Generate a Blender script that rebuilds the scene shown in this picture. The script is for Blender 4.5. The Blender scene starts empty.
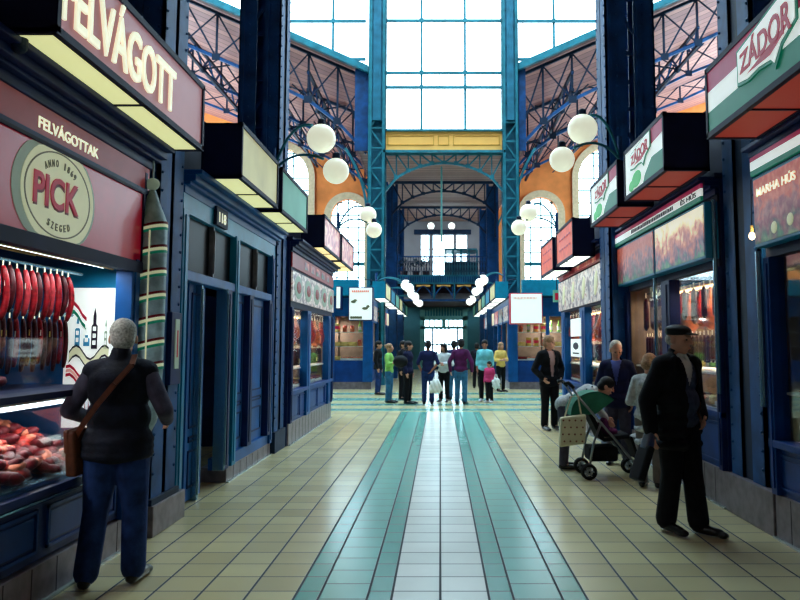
import bpy, bmesh, math, random
from mathutils import Vector, Matrix
random.seed(7)
C = bpy.context.scene.collection
PI = math.pi
R = math.radians
# ---------------------------------------------------------------- camera maths (used to place things at known depths)
F = 765.0; TILT = math.atan(0.09); CS, SN = math.cos(TILT), math.sin(TILT)
EYE = 1.58; CX = 440.3; CY = 275.0
def zy(py, Y):                       # height of the point seen on row py at distance Y
    k = (CY-py)/F
    return EYE + Y*(SN+k*CS)/(CS-k*SN)
def xy(px, Y, Z=1.58):               # lateral position of the point seen on column px
    return (px-CX)*(Y*CS+(Z-EYE)*SN)/F
def yx(px, X, Z=1.58):               # distance of the point of plane X seen on column px
    return (F*X/(px-CX)-(Z-EYE)*SN)/CS
def ground(px, py):
    k = (CY-py)/F
    Y = -EYE*(CS-k*SN)/(SN+k*CS)
    return xy(px, Y, 0), Y
# ---------------------------------------------------------------- materials
def S(r, g, b):
    def f(c):
        c /= 255.0
        return c/12.92 if c <= .04045 else ((c+.055)/1.055)**2.4
    return (f(r), f(g), f(b), 1)
class NT:
    def __init__(self, name):
        self.m = bpy.data.materials.new(name); self.m.use_nodes = True
        self.t = self.m.node_tree; self.b = self.t.nodes['Principled BSDF']
        self.co = self.t.nodes.new('ShaderNodeTexCoord').outputs['Object']
    def n(self, kind, **kw):
        nd = self.t.nodes.new(kind)
        for k, v in kw.items(): setattr(nd, k, v)
        return nd
    def lk(self, a, b): self.t.links.new(a, b)
    def setin(self, sock, v):
        if isinstance(v, bpy.types.NodeSocket): self.lk(v, sock)
        else: sock.default_value = v
    def M(self, op, a, b=0.0, c=0.0):
        nd = self.n('ShaderNodeMath', operation=op)
        self.setin(nd.inputs[0], a); self.setin(nd.inputs[1], b); self.setin(nd.inputs[2], c)
        return nd.outputs[0]
    def mix(self, f, a, b, mode='MIX'):
        nd = self.n('ShaderNodeMix', data_type='RGBA', blend_type=mode)
        self.setin(nd.inputs[0], f); self.setin(nd.inputs[6], a); self.setin(nd.inputs[7], b)
        return nd.outputs[2]
    def noise(self, scale, detail=3, vec=None):
        nd = self.n('ShaderNodeTexNoise'); nd.inputs['Scale'].default_value = scale; nd.inputs['Detail'].default_value = detail
        self.lk(vec or self.co, nd.inputs['Vector']); return nd
    def ramp(self, fac, stops, interp='LINEAR'):
        nd = self.n('ShaderNodeValToRGB'); nd.color_ramp.interpolation = interp
        e = nd.color_ramp.elements
        while len(e) < len(stops): e.new(.5)
        for i, (p, c) in enumerate(stops): e[i].position = p; e[i].color = c
        self.lk(fac, nd.inputs[0]); return nd.outputs[0]
def mat(name, col, rough=.5, metal=0.0, var=.12, scale=6.0, bump=.0, spec=.22, emit=0.0, ecol=None, coat=0.0):
    t = NT(name)
    nz = t.noise(scale, 4)
    dark = tuple(c*(1-var*1.6) for c in col[:3])+(1,); lite = tuple(min(1, c*(1+var)) for c in col[:3])+(1,)
    t.lk(t.ramp(nz.outputs[0], [(.3, dark), (.7, lite)]), t.b.inputs['Base Color'])
    t.b.inputs['Roughness'].default_value = rough; t.b.inputs['Metallic'].default_value = metal
    t.b.inputs['Specular IOR Level'].default_value = spec
    t.b.inputs['Coat Weight'].default_value = coat
    if bump:
        bp = t.n('ShaderNodeBump'); bp.inputs['Strength'].default_value = bump; bp.inputs['Distance'].default_value = .01
        n2 = t.noise(scale*6, 3); t.lk(n2.outputs[0], bp.inputs['Height']); t.lk(bp.outputs[0], t.b.inputs['Normal'])
    if emit:
        t.b.inputs['Emission Color'].default_value = ecol or col; t.b.inputs['Emission Strength'].default_value = emit
    return t.m
def photo_mat(name, stops, scale=5.0, emit=.35, stretch=(1, 1, 1)):
    """a printed backlit picture: soft blobs of the picture's colours"""
    t = NT(name)
    mp = t.n('ShaderNodeMapping'); mp.inputs['Scale'].default_value = stretch; t.lk(t.co, mp.inputs[0])
    a = t.noise(scale, 5, mp.outputs[0]); a.inputs['Distortion'].default_value = .8
    col = t.ramp(a.outputs[0], stops)
    t.lk(col, t.b.inputs['Base Color']); t.b.inputs['Roughness'].default_value = .35
    t.lk(col, t.b.inputs['Emission Color']); t.b.inputs['Emission Strength'].default_value = emit
    return t.m
def glass_mat(name, tint=(1, 1, 1, 1), refl=.9, opaque=0.0):
    m = bpy.data.materials.new(name); m.use_nodes = True; nt = m.node_tree; nt.nodes.clear()
    o = nt.nodes.new('ShaderNodeOutputMaterial'); mx = nt.nodes.new('ShaderNodeMixShader')
    tr = nt.nodes.new('ShaderNodeBsdfTransparent'); tr.inputs[0].default_value = tint
    gl = nt.nodes.new('ShaderNodeBsdfGlossy'); gl.inputs['Roughness'].default_value = .04
    fr = nt.nodes.new('ShaderNodeFresnel'); fr.inputs[0].default_value = 1.45
    ml = nt.nodes.new('ShaderNodeMath'); ml.operation = 'MULTIPLY_ADD'; ml.inputs[1].default_value = refl; ml.inputs[2].default_value = opaque
    nt.links.new(fr.outputs[0], ml.inputs[0]); nt.links.new(ml.outputs[0], mx.inputs[0])
    nt.links.new(tr.outputs[0], mx.inputs[1]); nt.links.new(gl.outputs[0], mx.inputs[2]); nt.links.new(mx.outputs[0], o.inputs[0])
    return m
K = {}
def cm(key, *a, **k):
    K[key] = mat(key, *a, **k); return K[key]
cm('navy_paint', S(8, 34, 88), .5, var=.25, scale=4)
cm('dark_navy', S(12, 18, 56), .65, spec=.25, var=.2, scale=4)
cm('blue_paint', S(6, 82, 150), .42, var=.2, scale=3)
cm('deep_blue', S(4, 58, 128), .42, var=.2, scale=3)
cm('light_blue', S(16, 124, 168), .4, var=.15, scale=3)
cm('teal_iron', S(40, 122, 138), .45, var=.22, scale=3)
cm('iron_blue', S(10, 72, 128), .6, var=.3, scale=3, spec=.3)
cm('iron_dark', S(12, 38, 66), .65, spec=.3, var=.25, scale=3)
cm('teal_mid', S(34, 104, 128), .5, var=.2, scale=3)
cm('teal_bright', S(10, 140, 175), .5, var=.1)
cm('steel', S(120, 165, 185), .25, metal=.8, var=.08)
cm('plinth_tile', S(120, 112, 118), .35, var=.2, scale=9)
cm('groove', S(40, 36, 42), .8)
cm('metal_strip', S(190, 200, 195), .25, metal=.6)
cm('red_sign', S(160, 18, 44), .3, var=.1, emit=.22, ecol=S(160, 18, 44), spec=.4)
cm('dark_red', S(110, 18, 30), .45, var=.1)
cm('red_strip', S(150, 40, 46), .4, var=.08, emit=.12, ecol=S(150, 40, 50))
cm('mauve_panel', S(160, 108, 112), .4, var=.08, scale=2, emit=.4, ecol=S(172, 112, 116))
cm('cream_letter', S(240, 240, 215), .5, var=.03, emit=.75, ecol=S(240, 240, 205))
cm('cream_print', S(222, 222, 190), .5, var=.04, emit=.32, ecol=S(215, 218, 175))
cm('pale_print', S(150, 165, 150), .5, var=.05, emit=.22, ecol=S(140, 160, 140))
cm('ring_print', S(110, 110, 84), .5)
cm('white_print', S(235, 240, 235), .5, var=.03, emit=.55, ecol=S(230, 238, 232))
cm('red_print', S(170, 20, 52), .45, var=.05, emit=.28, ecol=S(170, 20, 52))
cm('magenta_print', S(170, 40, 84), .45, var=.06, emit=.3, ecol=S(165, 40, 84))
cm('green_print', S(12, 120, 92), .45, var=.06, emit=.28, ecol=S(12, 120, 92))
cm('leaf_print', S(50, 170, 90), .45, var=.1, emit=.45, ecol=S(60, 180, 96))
cm('dark_print', S(40, 30, 50), .5)
cm('dark_glass', S(14, 13, 18), .3, var=.2, spec=.03)
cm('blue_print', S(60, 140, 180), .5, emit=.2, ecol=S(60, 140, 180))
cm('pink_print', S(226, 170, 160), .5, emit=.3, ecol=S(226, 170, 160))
cm('diffuser', S(240, 240, 200), .5, var=.03, emit=.75, ecol=S(222, 224, 158))
cm('diffuser_cool', S(238, 246, 240), .5, var=.03, emit=2.2, ecol=S(235, 245, 235))
cm('diffuser_warm', S(240, 222, 170), .5, var=.03, emit=1.0, ecol=S(240, 214, 150))
cm('diffuser_red', S(120, 40, 34), .5, var=.03, emit=.45, ecol=S(150, 50, 36))
cm('yellow_face', S(190, 186, 140), .5, var=.15, scale=1.5, emit=.4, ecol=S(196, 186, 128))
cm('green_face', S(90, 150, 130), .5, var=.12, scale=1.5, emit=.35, ecol=S(86, 156, 134))
cm('orange_face', S(206, 78, 50), .5, var=.2, scale=6, emit=.5, ecol=S(210, 80, 48))
cm('globe', S(245, 246, 225), .35, var=.02, emit=.62, ecol=S(240, 242, 214))
cm('globe_bright', S(245, 248, 240), .35, var=.02, emit=1.4, ecol=S(240, 246, 238))
cm('orange_wall', S(236, 140, 74), .8, var=.12, scale=1.2)
cm('stone_ring', S(224, 200, 160), .8, var=.08)
cm('grey_wall', S(150, 140, 140), .85, var=.08, scale=1)
cm('teal_wall', S(70, 120, 130), .8, var=.1, scale=1)
cm('yellow_beam', S(255, 186, 96), .6, var=.05, scale=2)
cm('yellow_line', S(206, 150, 60), .6)
cm('plain_wall', S(120, 108, 112), .9, var=.1, scale=.8)
cm('brown_dark', S(52, 30, 34), .8, var=.2)
cm('gate_green', S(110, 176, 170), .5, var=.1)
cm('lamp_tube', S(255, 255, 250), .4, emit=6, ecol=S(235, 250, 255), var=0)
cm('lamp_warm', S(255, 240, 200), .4, emit=6, ecol=S(255, 224, 160), var=0)
cm('bulb', S(255, 240, 200), .4, emit=9, ecol=S(255, 226, 170), var=0)
cm('sausage_red', S(132, 16, 26), .32, var=.35, scale=30, bump=.3)
cm('sausage_pink', S(160, 44, 52), .32, var=.3, scale=30, bump=.3)
cm('sausage_dark', S(64, 12, 20), .35, var=.35, scale=30, bump=.3)
cm('meat_red', S(176, 52, 44), .35, var=.4, scale=24, bump=.4)
cm('meat_pink', S(216, 128, 100), .38, var=.3, scale=22, bump=.4)
cm('meat_orange', S(214, 108, 62), .38, var=.3, scale=22, bump=.4)
cm('meat_dark', S(98, 26, 34), .38, var=.4, scale=24, bump=.4)
cm('cheese', S(228, 190, 110), .5, var=.15, scale=15)
cm('paper', S(225, 222, 205), .8, var=.06)
cm('yellow_tag', S(222, 190, 90), .7, var=.1)
cm('stall_inside', S(120, 102, 86), .8, var=.15)
cm('stall_blue', S(28, 92, 150), .5, var=.12)
cm('grey_casing', S(150, 176, 184), .4, var=.2, scale=14, bump=.2)
cm('black', S(10, 11, 16), .6, var=.3)
cm('rubber', S(16, 16, 18), .75)
cm('skin', S(205, 148, 122), .55, var=.08, scale=12)
cm('skin_dark', S(160, 104, 84), .55, var=.08, scale=12)
cm('hair_grey', S(190, 186, 176), .8, var=.35, scale=60, bump=.6)
cm('hair_white', S(214, 206, 196), .8, var=.2, scale=60, bump=.5)
cm('hair_dark', S(22, 18, 20), .6, var=.4, scale=60, bump=.5)
cm('hair_fair', S(166, 128, 96), .7, var=.35, scale=60, bump=.5)
cm('jeans', S(26, 52, 104), .85, var=.35, scale=9, bump=.3)
cm('jeans_light', S(52, 110, 150), .85, var=.25, scale=9, bump=.3)
cm('black_cloth', S(14, 14, 20), .9, var=.4, scale=12, bump=.3)
cm('vest_cloth', S(16, 20, 34), .85, var=.4, scale=10, bump=.35)
cm('sleeve_grey', S(66, 62, 78), .9, var=.2, scale=14, bump=.3)
cm('sweater_slate', S(66, 76, 100), .9, var=.25, scale=20, bump=.4)
cm('navy_cloth', S(20, 24, 60), .85, var=.3, scale=10, bump=.3)
cm('shirt_white', S(220, 224, 224), .8, var=.1, scale=10)
cm('shirt_blue', S(92, 112, 196), .8, var=.1)
cm('shirt_pink', S(206, 164, 158), .8, var=.1)
cm('tee_navy', S(22, 30, 74), .85, var=.2)
cm('purple_cloth', S(84, 26, 76), .85, var=.25)
cm('green_cloth', S(140, 196, 96), .85, var=.15)
cm('aqua_cloth', S(120, 206, 214), .8, var=.2)
cm('pink_cloth', S(208, 60, 110), .85, var=.15)
cm('yellow_cloth', S(224, 186, 100), .85, var=.15)
cm('tan_cloth', S(112, 104, 100), .9, var=.2)
cm('knit_pale', S(182, 184, 184), .9, var=.2, scale=30, bump=.4)
cm('knit_mark', S(44, 44, 62), .9)
cm('brown_leather', S(84, 44, 26), .5, var=.25, scale=14, bump=.2)
cm('shoe_black', S(12, 12, 14), .28, var=.2, coat=.4)
cm('shoe_pale', S(190, 186, 190), .6)
cm('stroller_green', S(40, 108, 84), .8, var=.2)
cm('tote_cloth', S(206, 196, 164), .9, var=.08)
cm('plastic_white', S(226, 228, 222), .45, var=.08, scale=14, bump=.3)
cm('chrome', S(130, 136, 142), .3, metal=.9)
cm('shrub', S(26, 58, 66), .7, var=.5, scale=8)
K['glass'] = glass_mat('window_glass', refl=.3)
K['case_glass'] = glass_mat('display_glass', (.93, .97, 1, 1), .3)
def still_life(name, stops, emit):
    t = NT(name); sp = t.n('ShaderNodeSeparateXYZ'); t.lk(t.co, sp.inputs[0])
    a = t.noise(7, 4); a.inputs['Distortion'].default_value = .5; b = t.noise(14, 2)
    h = t.M('ADD', t.M('DIVIDE', sp.outputs[2], .6), t.M('MULTIPLY', t.M('SUBTRACT', a.outputs[0], .5), 1.1))
    col = t.ramp(h, stops); col = t.mix(t.M('MULTIPLY', b.outputs[0], .25), col, t.ramp(b.outputs[0], [(.4, S(60, 30, 40)), (.62, S(230, 190, 160))]))
    t.lk(col, t.b.inputs['Base Color']); t.b.inputs['Roughness'].default_value = .35; t.b.inputs['Specular IOR Level'].default_value = .15; t.lk(col, t.b.inputs['Emission Color']); t.b.inputs['Emission Strength'].default_value = emit
    return t.m
K['meat_photo0'] = photo_mat('meat_picture', [(.25, S(60, 110, 60)), (.4, S(96, 40, 70)), (.5, S(196, 84, 66)), (.62, S(170, 60, 50)), (.75, S(222, 170, 120))], 6, .32)
K['pale_meat_photo'] = photo_mat('pale_meat_picture', [(.3, S(70, 120, 80)), (.42, S(110, 60, 80)), (.52, S(214, 130, 90)), (.66, S(244, 222, 170)), (.8, S(250, 238, 200))], 5, .5)
K['meat_photo'] = still_life('meat_picture', [(0, S(40, 110, 70)), (.16, S(70, 60, 60)), (.3, S(120, 40, 60)), (.46, S(150, 70, 80)), (.6, S(200, 84, 62)), (.8, S(204, 84, 60))], .3)
K['pale_meat_photo'] = still_life('pale_meat_picture', [(0, S(40, 120, 80)), (.14, S(60, 50, 80)), (.3, S(150, 70, 80)), (.5, S(196, 110, 84)), (.66, S(246, 214, 160)), (.8, S(252, 240, 200))], .5)
K['salami_photo'] = photo_mat('salami_picture', [(.3, S(70, 60, 70)), (.45, S(140, 120, 124)), (.55, S(214, 206, 196)), (.7, S(160, 96, 90))], 7, .38)
K['pink_photo'] = photo_mat('pink_picture', [(.3, S(150, 40, 60)), (.5, S(206, 96, 92)), (.65, S(232, 186, 150))], 6, .3)
K['goods_photo'] = photo_mat('goods_picture', [(.3, S(90, 40, 36)), (.42, S(170, 100, 66)), (.5, S(190, 180, 160)), (.56, S(50, 76, 90)), (.66, S(24, 34, 52))], 4, .06)
def board_mat(name, c1, c2, width, axis, rough=.7):
    t = NT(name); sp = t.n('ShaderNodeSeparateXYZ'); t.lk(t.co, sp.inputs[0])
    v = t.M('DIVIDE', sp.outputs[axis], width); fr = t.M('FRACT', v)
    g = t.M('LESS_THAN', fr, .12); fl = t.M('FLOOR', v)
    wn = t.n('ShaderNodeTexWhiteNoise', noise_dimensions='1D'); t.lk(fl, wn.inputs['W'])
    base = t.mix(wn.outputs['Value'], c1, c2); nz = t.noise(3, 4)
    base = t.mix(t.M('MULTIPLY', nz.outputs[0], .35), base, tuple(c*.55 for c in c1[:3])+(1,))
    t.lk(t.mix(g, base, tuple(c*.35 for c in c1[:3])+(1,)), t.b.inputs['Base Color']); t.b.inputs['Roughness'].default_value = rough
    return t.m
K['roof_boards'] = board_mat('pink_roof_boards', S(150, 96, 92), S(190, 126, 110), .5, 1)
K['aisle_boards'] = board_mat('brown_ceiling_boards', S(176, 132, 112), S(206, 164, 140), .45, 1)
# ---------------------------------------------------------------- mesh builder
class MB:
    def __init__(self): self.bm = bmesh.new()
    def box(self, x0, x1, y0, y1, z0, z1):
        v = [self.bm.verts.new((x, y, z)) for x in sorted((x0, x1)) for y in sorted((y0, y1)) for z in sorted((z0, z1))]
        for q in ((0, 1, 3, 2), (4, 6, 7, 5), (0, 4, 5, 1), (2, 3, 7, 6), (0, 2, 6, 4), (1, 5, 7, 3)):
            self.bm.faces.new([v[i] for i in q])
        return self
    def quad(self, *p):
        self.bm.faces.new([self.bm.verts.new(q) for q in p]); return self
    def bar(self, p, q, w, h=None, up=(0, 0, 1)):
        p, q = Vector(p), Vector(q); h = h or w; d = (q-p)
        if d.length < 1e-6: return self
        d.normalize(); u = Vector(up)
        if abs(d.dot(u)) > .98: u = Vector((0, 1, 0))
        s = d.cross(u).normalized()*(w/2); t = s.cross(d).normalized()*(h/2)
        a = [self.bm.verts.new(p+i*s+j*t) for i, j in ((-1, -1), (1, -1), (1, 1), (-1, 1))]
        b = [self.bm.verts.new(q+i*s+j*t) for i, j in ((-1, -1), (1, -1), (1, 1), (-1, 1))]
        self.bm.faces.new(a[::-1]); self.bm.faces.new(b)
        for i in range(4): self.bm.faces.new((a[i], a[(i+1) % 4], b[(i+1) % 4], b[i]))
        return self
    def tube(self, pts, r, n=8):
        pts = [Vector(p) for p in pts]; rings = []
        rr = r if isinstance(r, (list, tuple)) else [r]*len(pts)
        prev = None
        for i, p in enumerate(pts):
            d = (pts[min(i+1, len(pts)-1)]-pts[max(i-1, 0)]).normalized()
            u = prev if prev is not None else (Vector((0, 0, 1)) if abs(d.z) < .9 else Vector((1, 0, 0)))
            s = d.cross(u).normalized(); t = s.cross(d).normalized(); prev = t
            rings.append([self.bm.verts.new(p+(s*math.cos(a)+t*math.sin(a))*rr[i]) for a in [2*PI*k/n for k in range(n)]])
        for a, b in zip(rings, rings[1:]):
            for k in range(n): self.bm.faces.new((a[k], a[(k+1) % n], b[(k+1) % n], b[k]))
        self.bm.faces.new(rings[0][::-1]); self.bm.faces.new(rings[-1])
        return self
    def ball(self, c, r, seg=16, rot=None):
        r = r if isinstance(r, (list, tuple)) else (r, r, r)
        m = Matrix.Translation(c)
        if rot is not None: m = m @ rot.to_4x4()
        m = m @ Matrix.Diagonal((r[0], r[1], r[2], 1))
        bmesh.ops.create_uvsphere(self.bm, u_segments=seg, v_segments=max(6, seg*2//3), radius=1, matrix=m)
        return self
    def ico(self, c, r, sub=2, rot=None):
        r = r if isinstance(r, (list, tuple)) else (r, r, r)
        m = Matrix.Translation(c)
        if rot is not None: m = m @ rot.to_4x4()
        bmesh.ops.create_icosphere(self.bm, subdivisions=sub, radius=1, matrix=m @ Matrix.Diagonal((r[0], r[1], r[2], 1)))
        return self
    def cap(self, a, b, ra, rb=None):          # tapered capsule
        rb = ra if rb is None else rb; a, b = Vector(a), Vector(b)
        self.ico(a, ra); self.ico(b, rb)
        if (b-a).length > 1e-4:
            d = b-a; rot = Vector((0, 0, 1)).rotation_difference(d).to_matrix().to_4x4()
            bmesh.ops.create_cone(self.bm, cap_ends=True, segments=14, radius1=ra, radius2=rb, depth=d.length, matrix=Matrix.Translation((a+b)/2) @ rot)
        return self
    def prism(self, poly, fn, t0, t1):          # poly of (u, v); fn(u, v, t) -> point
        a = [self.bm.verts.new(fn(u, v, t0)) for u, v in poly]; b = [self.bm.verts.new(fn(u, v, t1)) for u, v in poly]
        n = len(poly)
        self.bm.faces.new(a[::-1]); self.bm.faces.new(b)
        for i in range(n): self.bm.faces.new((a[i], a[(i+1) % n], b[(i+1) % n], b[i]))
        return self
    def lathe(self, prof, c, n=20):
        c = Vector(c); rings = [[self.bm.verts.new(c+Vector((r*math.cos(2*PI*k/n), r*math.sin(2*PI*k/n), z))) for k in range(n)] for r, z in prof]
        for a, b in zip(rings, rings[1:]):
            for k in range(n): self.bm.faces.new((a[k], a[(k+1) % n], b[(k+1) % n], b[k]))
        self.bm.faces.new(rings[0][::-1]); self.bm.faces.new(rings[-1]); return self
    def build(self, name, m, parent=None, smooth=False, bevel=0.0):
        bmesh.ops.recalc_face_normals(self.bm, faces=self.bm.faces[:])
        me = bpy.data.meshes.new(name); 
        if parent is not None:
            off = Vector((0, 0, 0)); p = parent
            while p is not None: off += p.location; p = p.parent
            bmesh.ops.translate(self.bm, verts=self.bm.verts[:], vec=-off)
        self.bm.to_mesh(me); self.bm.free()
        return link(name, me, m, parent, smooth, bevel)
def link(name, me, m, parent=None, smooth=False, bevel=0.0):
    me.materials.clear(); me.materials.append(K[m] if isinstance(m, str) else m)
    if smooth:
        for p in me.polygons: p.use_smooth = True
    o = bpy.data.objects.new(name, me); C.objects.link(o)
    if parent is not None: o.parent = parent
    if bevel:
        b = o.modifiers.new('bevel', 'BEVEL'); b.width = bevel; b.segments = 2; b.limit_method = 'ANGLE'
    return o
def tag(o, label, cat, group=None, kind=None):
    o['label'] = label; o['category'] = cat
    if group: o['group'] = group
    if kind: o['kind'] = kind
    return o
def thing(name, label, cat, loc=(0, 0, 0), group=None):
    o = bpy.data.objects.new(name, None); C.objects.link(o); o.location = loc; o.empty_display_size = .1
    return tag(o, label, cat, group)
def struct(o, label=None):
    o['kind'] = 'structure'
    if label: o['label'] = label
    return o
def kids(o): return [c for c in bpy.data.objects if c.parent is o]
def dup(src, loc=None, rotz=None, label=None, group=None, tree=None):
    def cp(o, par):
        c = o.copy(); C.objects.link(c); c.parent = par
        for ch in (tree or {}).get(o.name, kids(o)): cp(ch, c)
        return c
    r = cp(src, None)
    if loc is not None: r.location = loc
    if rotz is not None: r.rotation_euler = (0, 0, rotz)
    if label: r['label'] = label
    if group: r['group'] = group
    return r
def text_mesh(s, extrude=.004, bold=0.0):
    cu = bpy.data.curves.new('t', 'FONT'); cu.body = s; cu.size = 1; cu.extrude = extrude; cu.offset = bold; cu.resolution_u = 4
    o = bpy.data.objects.new('t', cu); C.objects.link(o)
    dg = bpy.context.evaluated_depsgraph_get(); me = bpy.data.meshes.new_from_object(o.evaluated_get(dg))
    bpy.data.objects.remove(o); bpy.data.curves.remove(cu); return me
def text(name, s, origin, right, up, w, h, m, parent, depth=.006, bold=0.0, label=None, shear=0.0, grow=0.0):
    """letters whose box starts at origin (lower left), runs w along right and h along up"""
    me = text_mesh(s, 1, bold); xs = [v.co.x for v in me.vertices]; ys = [v.co.y for v in me.vertices]
    x0, x1, y0, y1 = min(xs), max(xs), min(ys), max(ys)
    r, u = Vector(right).normalized(), Vector(up).normalized(); n = r.cross(u)
    off = Vector((0, 0, 0)); p = parent
    while p is not None: off += p.location; p = p.parent
    for v in me.vertices:
        a = (v.co.x-x0)/(x1-x0); b = (v.co.y-y0)/(y1-y0)
        v.co = Vector(origin)+r*(a*w)+u*(b*h*(1+grow*a)+shear*a*w)+n*(v.co.z*depth)-off
    o = link(name, me, m, parent)
    if label: o['label'] = label
    return o
def tree_mesh(objs): return {o.name: kids(o) for o in objs}
UPZ = Vector((0, 0, 1))
def side_right(s): return Vector((0, 1, 0)) if s < 0 else Vector((0, -1, 0))   # reading direction on a wall of side s
def sbox(mb, s, a, b, y0, y1, z0, z1): mb.box(s*a, s*b, y0, y1, z0, z1); return mb
# ================================================================ SETTING
def floor_material():
    t = NT('floor_tiles'); sp = t.n('ShaderNodeSeparateXYZ'); t.lk(t.co, sp.inputs[0]); M = t.M
    x, y = sp.outputs[0], sp.outputs[1]; T = .305
    ax = M('ABSOLUTE', x); u = M('DIVIDE', M('SUBTRACT', ax, .915), T)
    fx = M('FRACT', u); dxo = M('MULTIPLY', M('MINIMUM', fx, M('SUBTRACT', 1, fx)), T)
    dxi = ax
    for k in (.305, .457, .762, .915): dxi = M('MINIMUM', dxi, M('ABSOLUTE', M('SUBTRACT', ax, k)))
    near = M('LESS_THAN', y, 18.1)
    ins = M('MULTIPLY', M('LESS_THAN', ax, .915), near)
    wide = M('MULTIPLY', M('MULTIPLY', M('GREATER_THAN', ax, .457), M('LESS_THAN', ax, .762)), near)
    sx = M('SIGN', x)
    dx = M('ADD', M('MULTIPLY', ins, dxi), M('MULTIPLY', M('SUBTRACT', 1, ins), dxo))
    v = M('ADD', M('DIVIDE', y, T), M('ADD', M('MULTIPLY', wide, .5), .38)); fy = M('FRACT', v)
    dy = M('MULTIPLY', M('MINIMUM', fy, M('SUBTRACT', 1, fy)), T)
    d = M('MINIMUM', M('MULTIPLY', dx, .8), M('MULTIPLY', dy, 1.0))
    g = t.n('ShaderNodeMapRange', interpolation_type='SMOOTHSTEP'); t.lk(d, g.inputs[0]); g.inputs[1].default_value = .005; g.inputs[2].default_value = .0085
    tile = g.outputs[0]
    cv = t.n('ShaderNodeCombineXYZ'); t.lk(M('ADD', M('FLOOR', u), M('MULTIPLY', sx, 40)), cv.inputs[0]); t.lk(M('FLOOR', v), cv.inputs[1])
    wn = t.n('ShaderNodeTexWhiteNoise'); t.lk(cv.outputs[0], wn.inputs[0])
    cream = t.mix(wn.outputs[0], S(212, 198, 148), S(192, 178, 134))
    teal = M('MULTIPLY', M('MULTIPLY', M('GREATER_THAN', ax, .305), ins), 1.0)
    band = 0.0
    for a, b in ((18.35, 18.95), (19.9, 20.5), (21.6, 22.6), (24.2, 25.0)):
        bb = M('MULTIPLY', M('GREATER_THAN', y, a), M('LESS_THAN', y, b)); band = bb if isinstance(band, float) else M('MAXIMUM', band, bb)
    tealcol = t.mix(wide, S(84, 164, 150), S(112, 182, 168))  # wide columns paler: their reflective look is put into the tile colour
    c = t.mix(ins, cream, t.mix(wn.outputs[0], S(242, 242, 232), S(228, 232, 222)))
    c = t.mix(M('MAXIMUM', teal, band), c, tealcol)
    dirt = t.noise(1.3, 5); c = t.mix(M('MULTIPLY', dirt.outputs[0], .28), c, S(120, 116, 100))
    c = t.mix(tile, S(12, 24, 30), c); t.lk(c, t.b.inputs['Base Color'])
    rn = t.noise(5, 3); t.lk(M('ADD', M('MULTIPLY', rn.outputs[0], .08), M('SUBTRACT', .8, M('MULTIPLY', tile, .62))), t.b.inputs['Roughness']); t.b.inputs['Specular IOR Level'].default_value = .8
    bp = t.n('ShaderNodeBump'); bp.inputs['Strength'].default_value = .35; bp.inputs['Distance'].default_value = .003
    t.lk(tile, bp.inputs['Height']); t.lk(bp.outputs[0], t.b.inputs['Normal'])
    return t.m
K['floor'] = floor_material()
struct(MB().box(-18, 18, -4, 50, -.12, 0).build('floor', 'floor'), 'cream tiled floor with a white and teal strip down the middle')
# outer shell of the hall
for s, nm in ((-1, 'wall_left'), (1, 'wall_right')):          # tall openings between piers, added out of view so light floods the bays
    m = MB(); m.box(s*18, s*18.3, -4, 29, 0, 24).box(s*18, s*18.3, 29, 50, 0, 4.5).box(s*18, s*18.3, 29, 50, 17, 24)
    for y in (29, 34, 39, 44, 49): m.box(s*18, s*18.3, y, y+.9, 4.5, 17)
    struct(m.build(nm, 'plain_wall'))
struct(MB().box(-18, 18, -4.3, -4, 0, 16).build('wall_back', 'plain_wall'))
m = MB(); m.box(-18, -2.6, -4, 16.5, 15.6, 15.9).box(2.6, 18, -4, 16.5, 15.6, 15.9).box(-2.6, 2.6, -4, 9.5, 15.6, 15.9)  # unseen roof; ridge gap added so the floor centre gets more light
struct(m.build('ceiling', 'roof_boards'), 'boarded near roof, out of view, with a ridge opening added to light the floor')
struct(MB().box(-18, 18, 16.3, 16.5, 15.9, 24).build('trim_1', 'plain_wall'))
# far end wall with arched windows
def curve_wall(name, outer, holes, y, thick, m):
    cu = bpy.data.curves.new('w', 'CURVE'); cu.dimensions = '2D'; cu.fill_mode = 'BOTH'; cu.extrude = thick/2
    for loop in [outer]+holes:
        sp = cu.splines.new('POLY'); sp.points.add(len(loop)-1); sp.use_cyclic_u = True
        for p, (a, b) in zip(sp.points, loop): p.co = (a, b, 0, 1)
    o = bpy.data.objects.new('w', cu); C.objects.link(o)
    me = bpy.data.meshes.new_from_object(o.evaluated_get(bpy.context.evaluated_depsgraph_get()))
    bpy.data.objects.remove(o)
    for v in me.vertices: v.co = Vector((v.co.x, y+v.co.z, v.co.y))
    return link(name, me, m)
def arch_loop(cx, r, z0, zc, n=20, grow=0.0):
    r += grow
    return [(cx-r, z0), (cx+r, z0)]+[(cx+r*math.cos(a), zc+r*math.sin(a)) for a in [PI*k/n for k in range(n+1)]]
YW = 48.0
big = 2.05; sm = 1.08
arches = []
for px, top, r in ((277, 147, big), (348, 199, sm), (541, 197, sm), (610, 147, big)):
    zt = zy(top, YW); arches.append((xy(px, YW, zt), r, zt-r))
holes = [arch_loop(cx, r, 4.4, zc) for cx, r, zc in arches]
gate = [(-1.05, 0.01), (1.45, 0.01), (1.45, 3.25), (-1.05, 3.25)]
gal = []
for a, b, c_, d_ in ((421, 429, 234, 262), (433, 453.5, 234, 285), (456.5, 467, 234, 262)):
    gal.append([(xy(a, YW, 8), zy(d_, YW)), (xy(b, YW, 8), zy(d_, YW)), (xy(b, YW, 8), zy(c_, YW)), (xy(a, YW, 8), zy(c_, YW))])
struct(curve_wall('wall_far', [(-18, 0), (-3.2, 0), (-3.2, 12.3), (-18, 19)], holes[:2], YW+.3, .6, 'orange_wall'), 'orange plastered end wall with arched windows')
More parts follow.
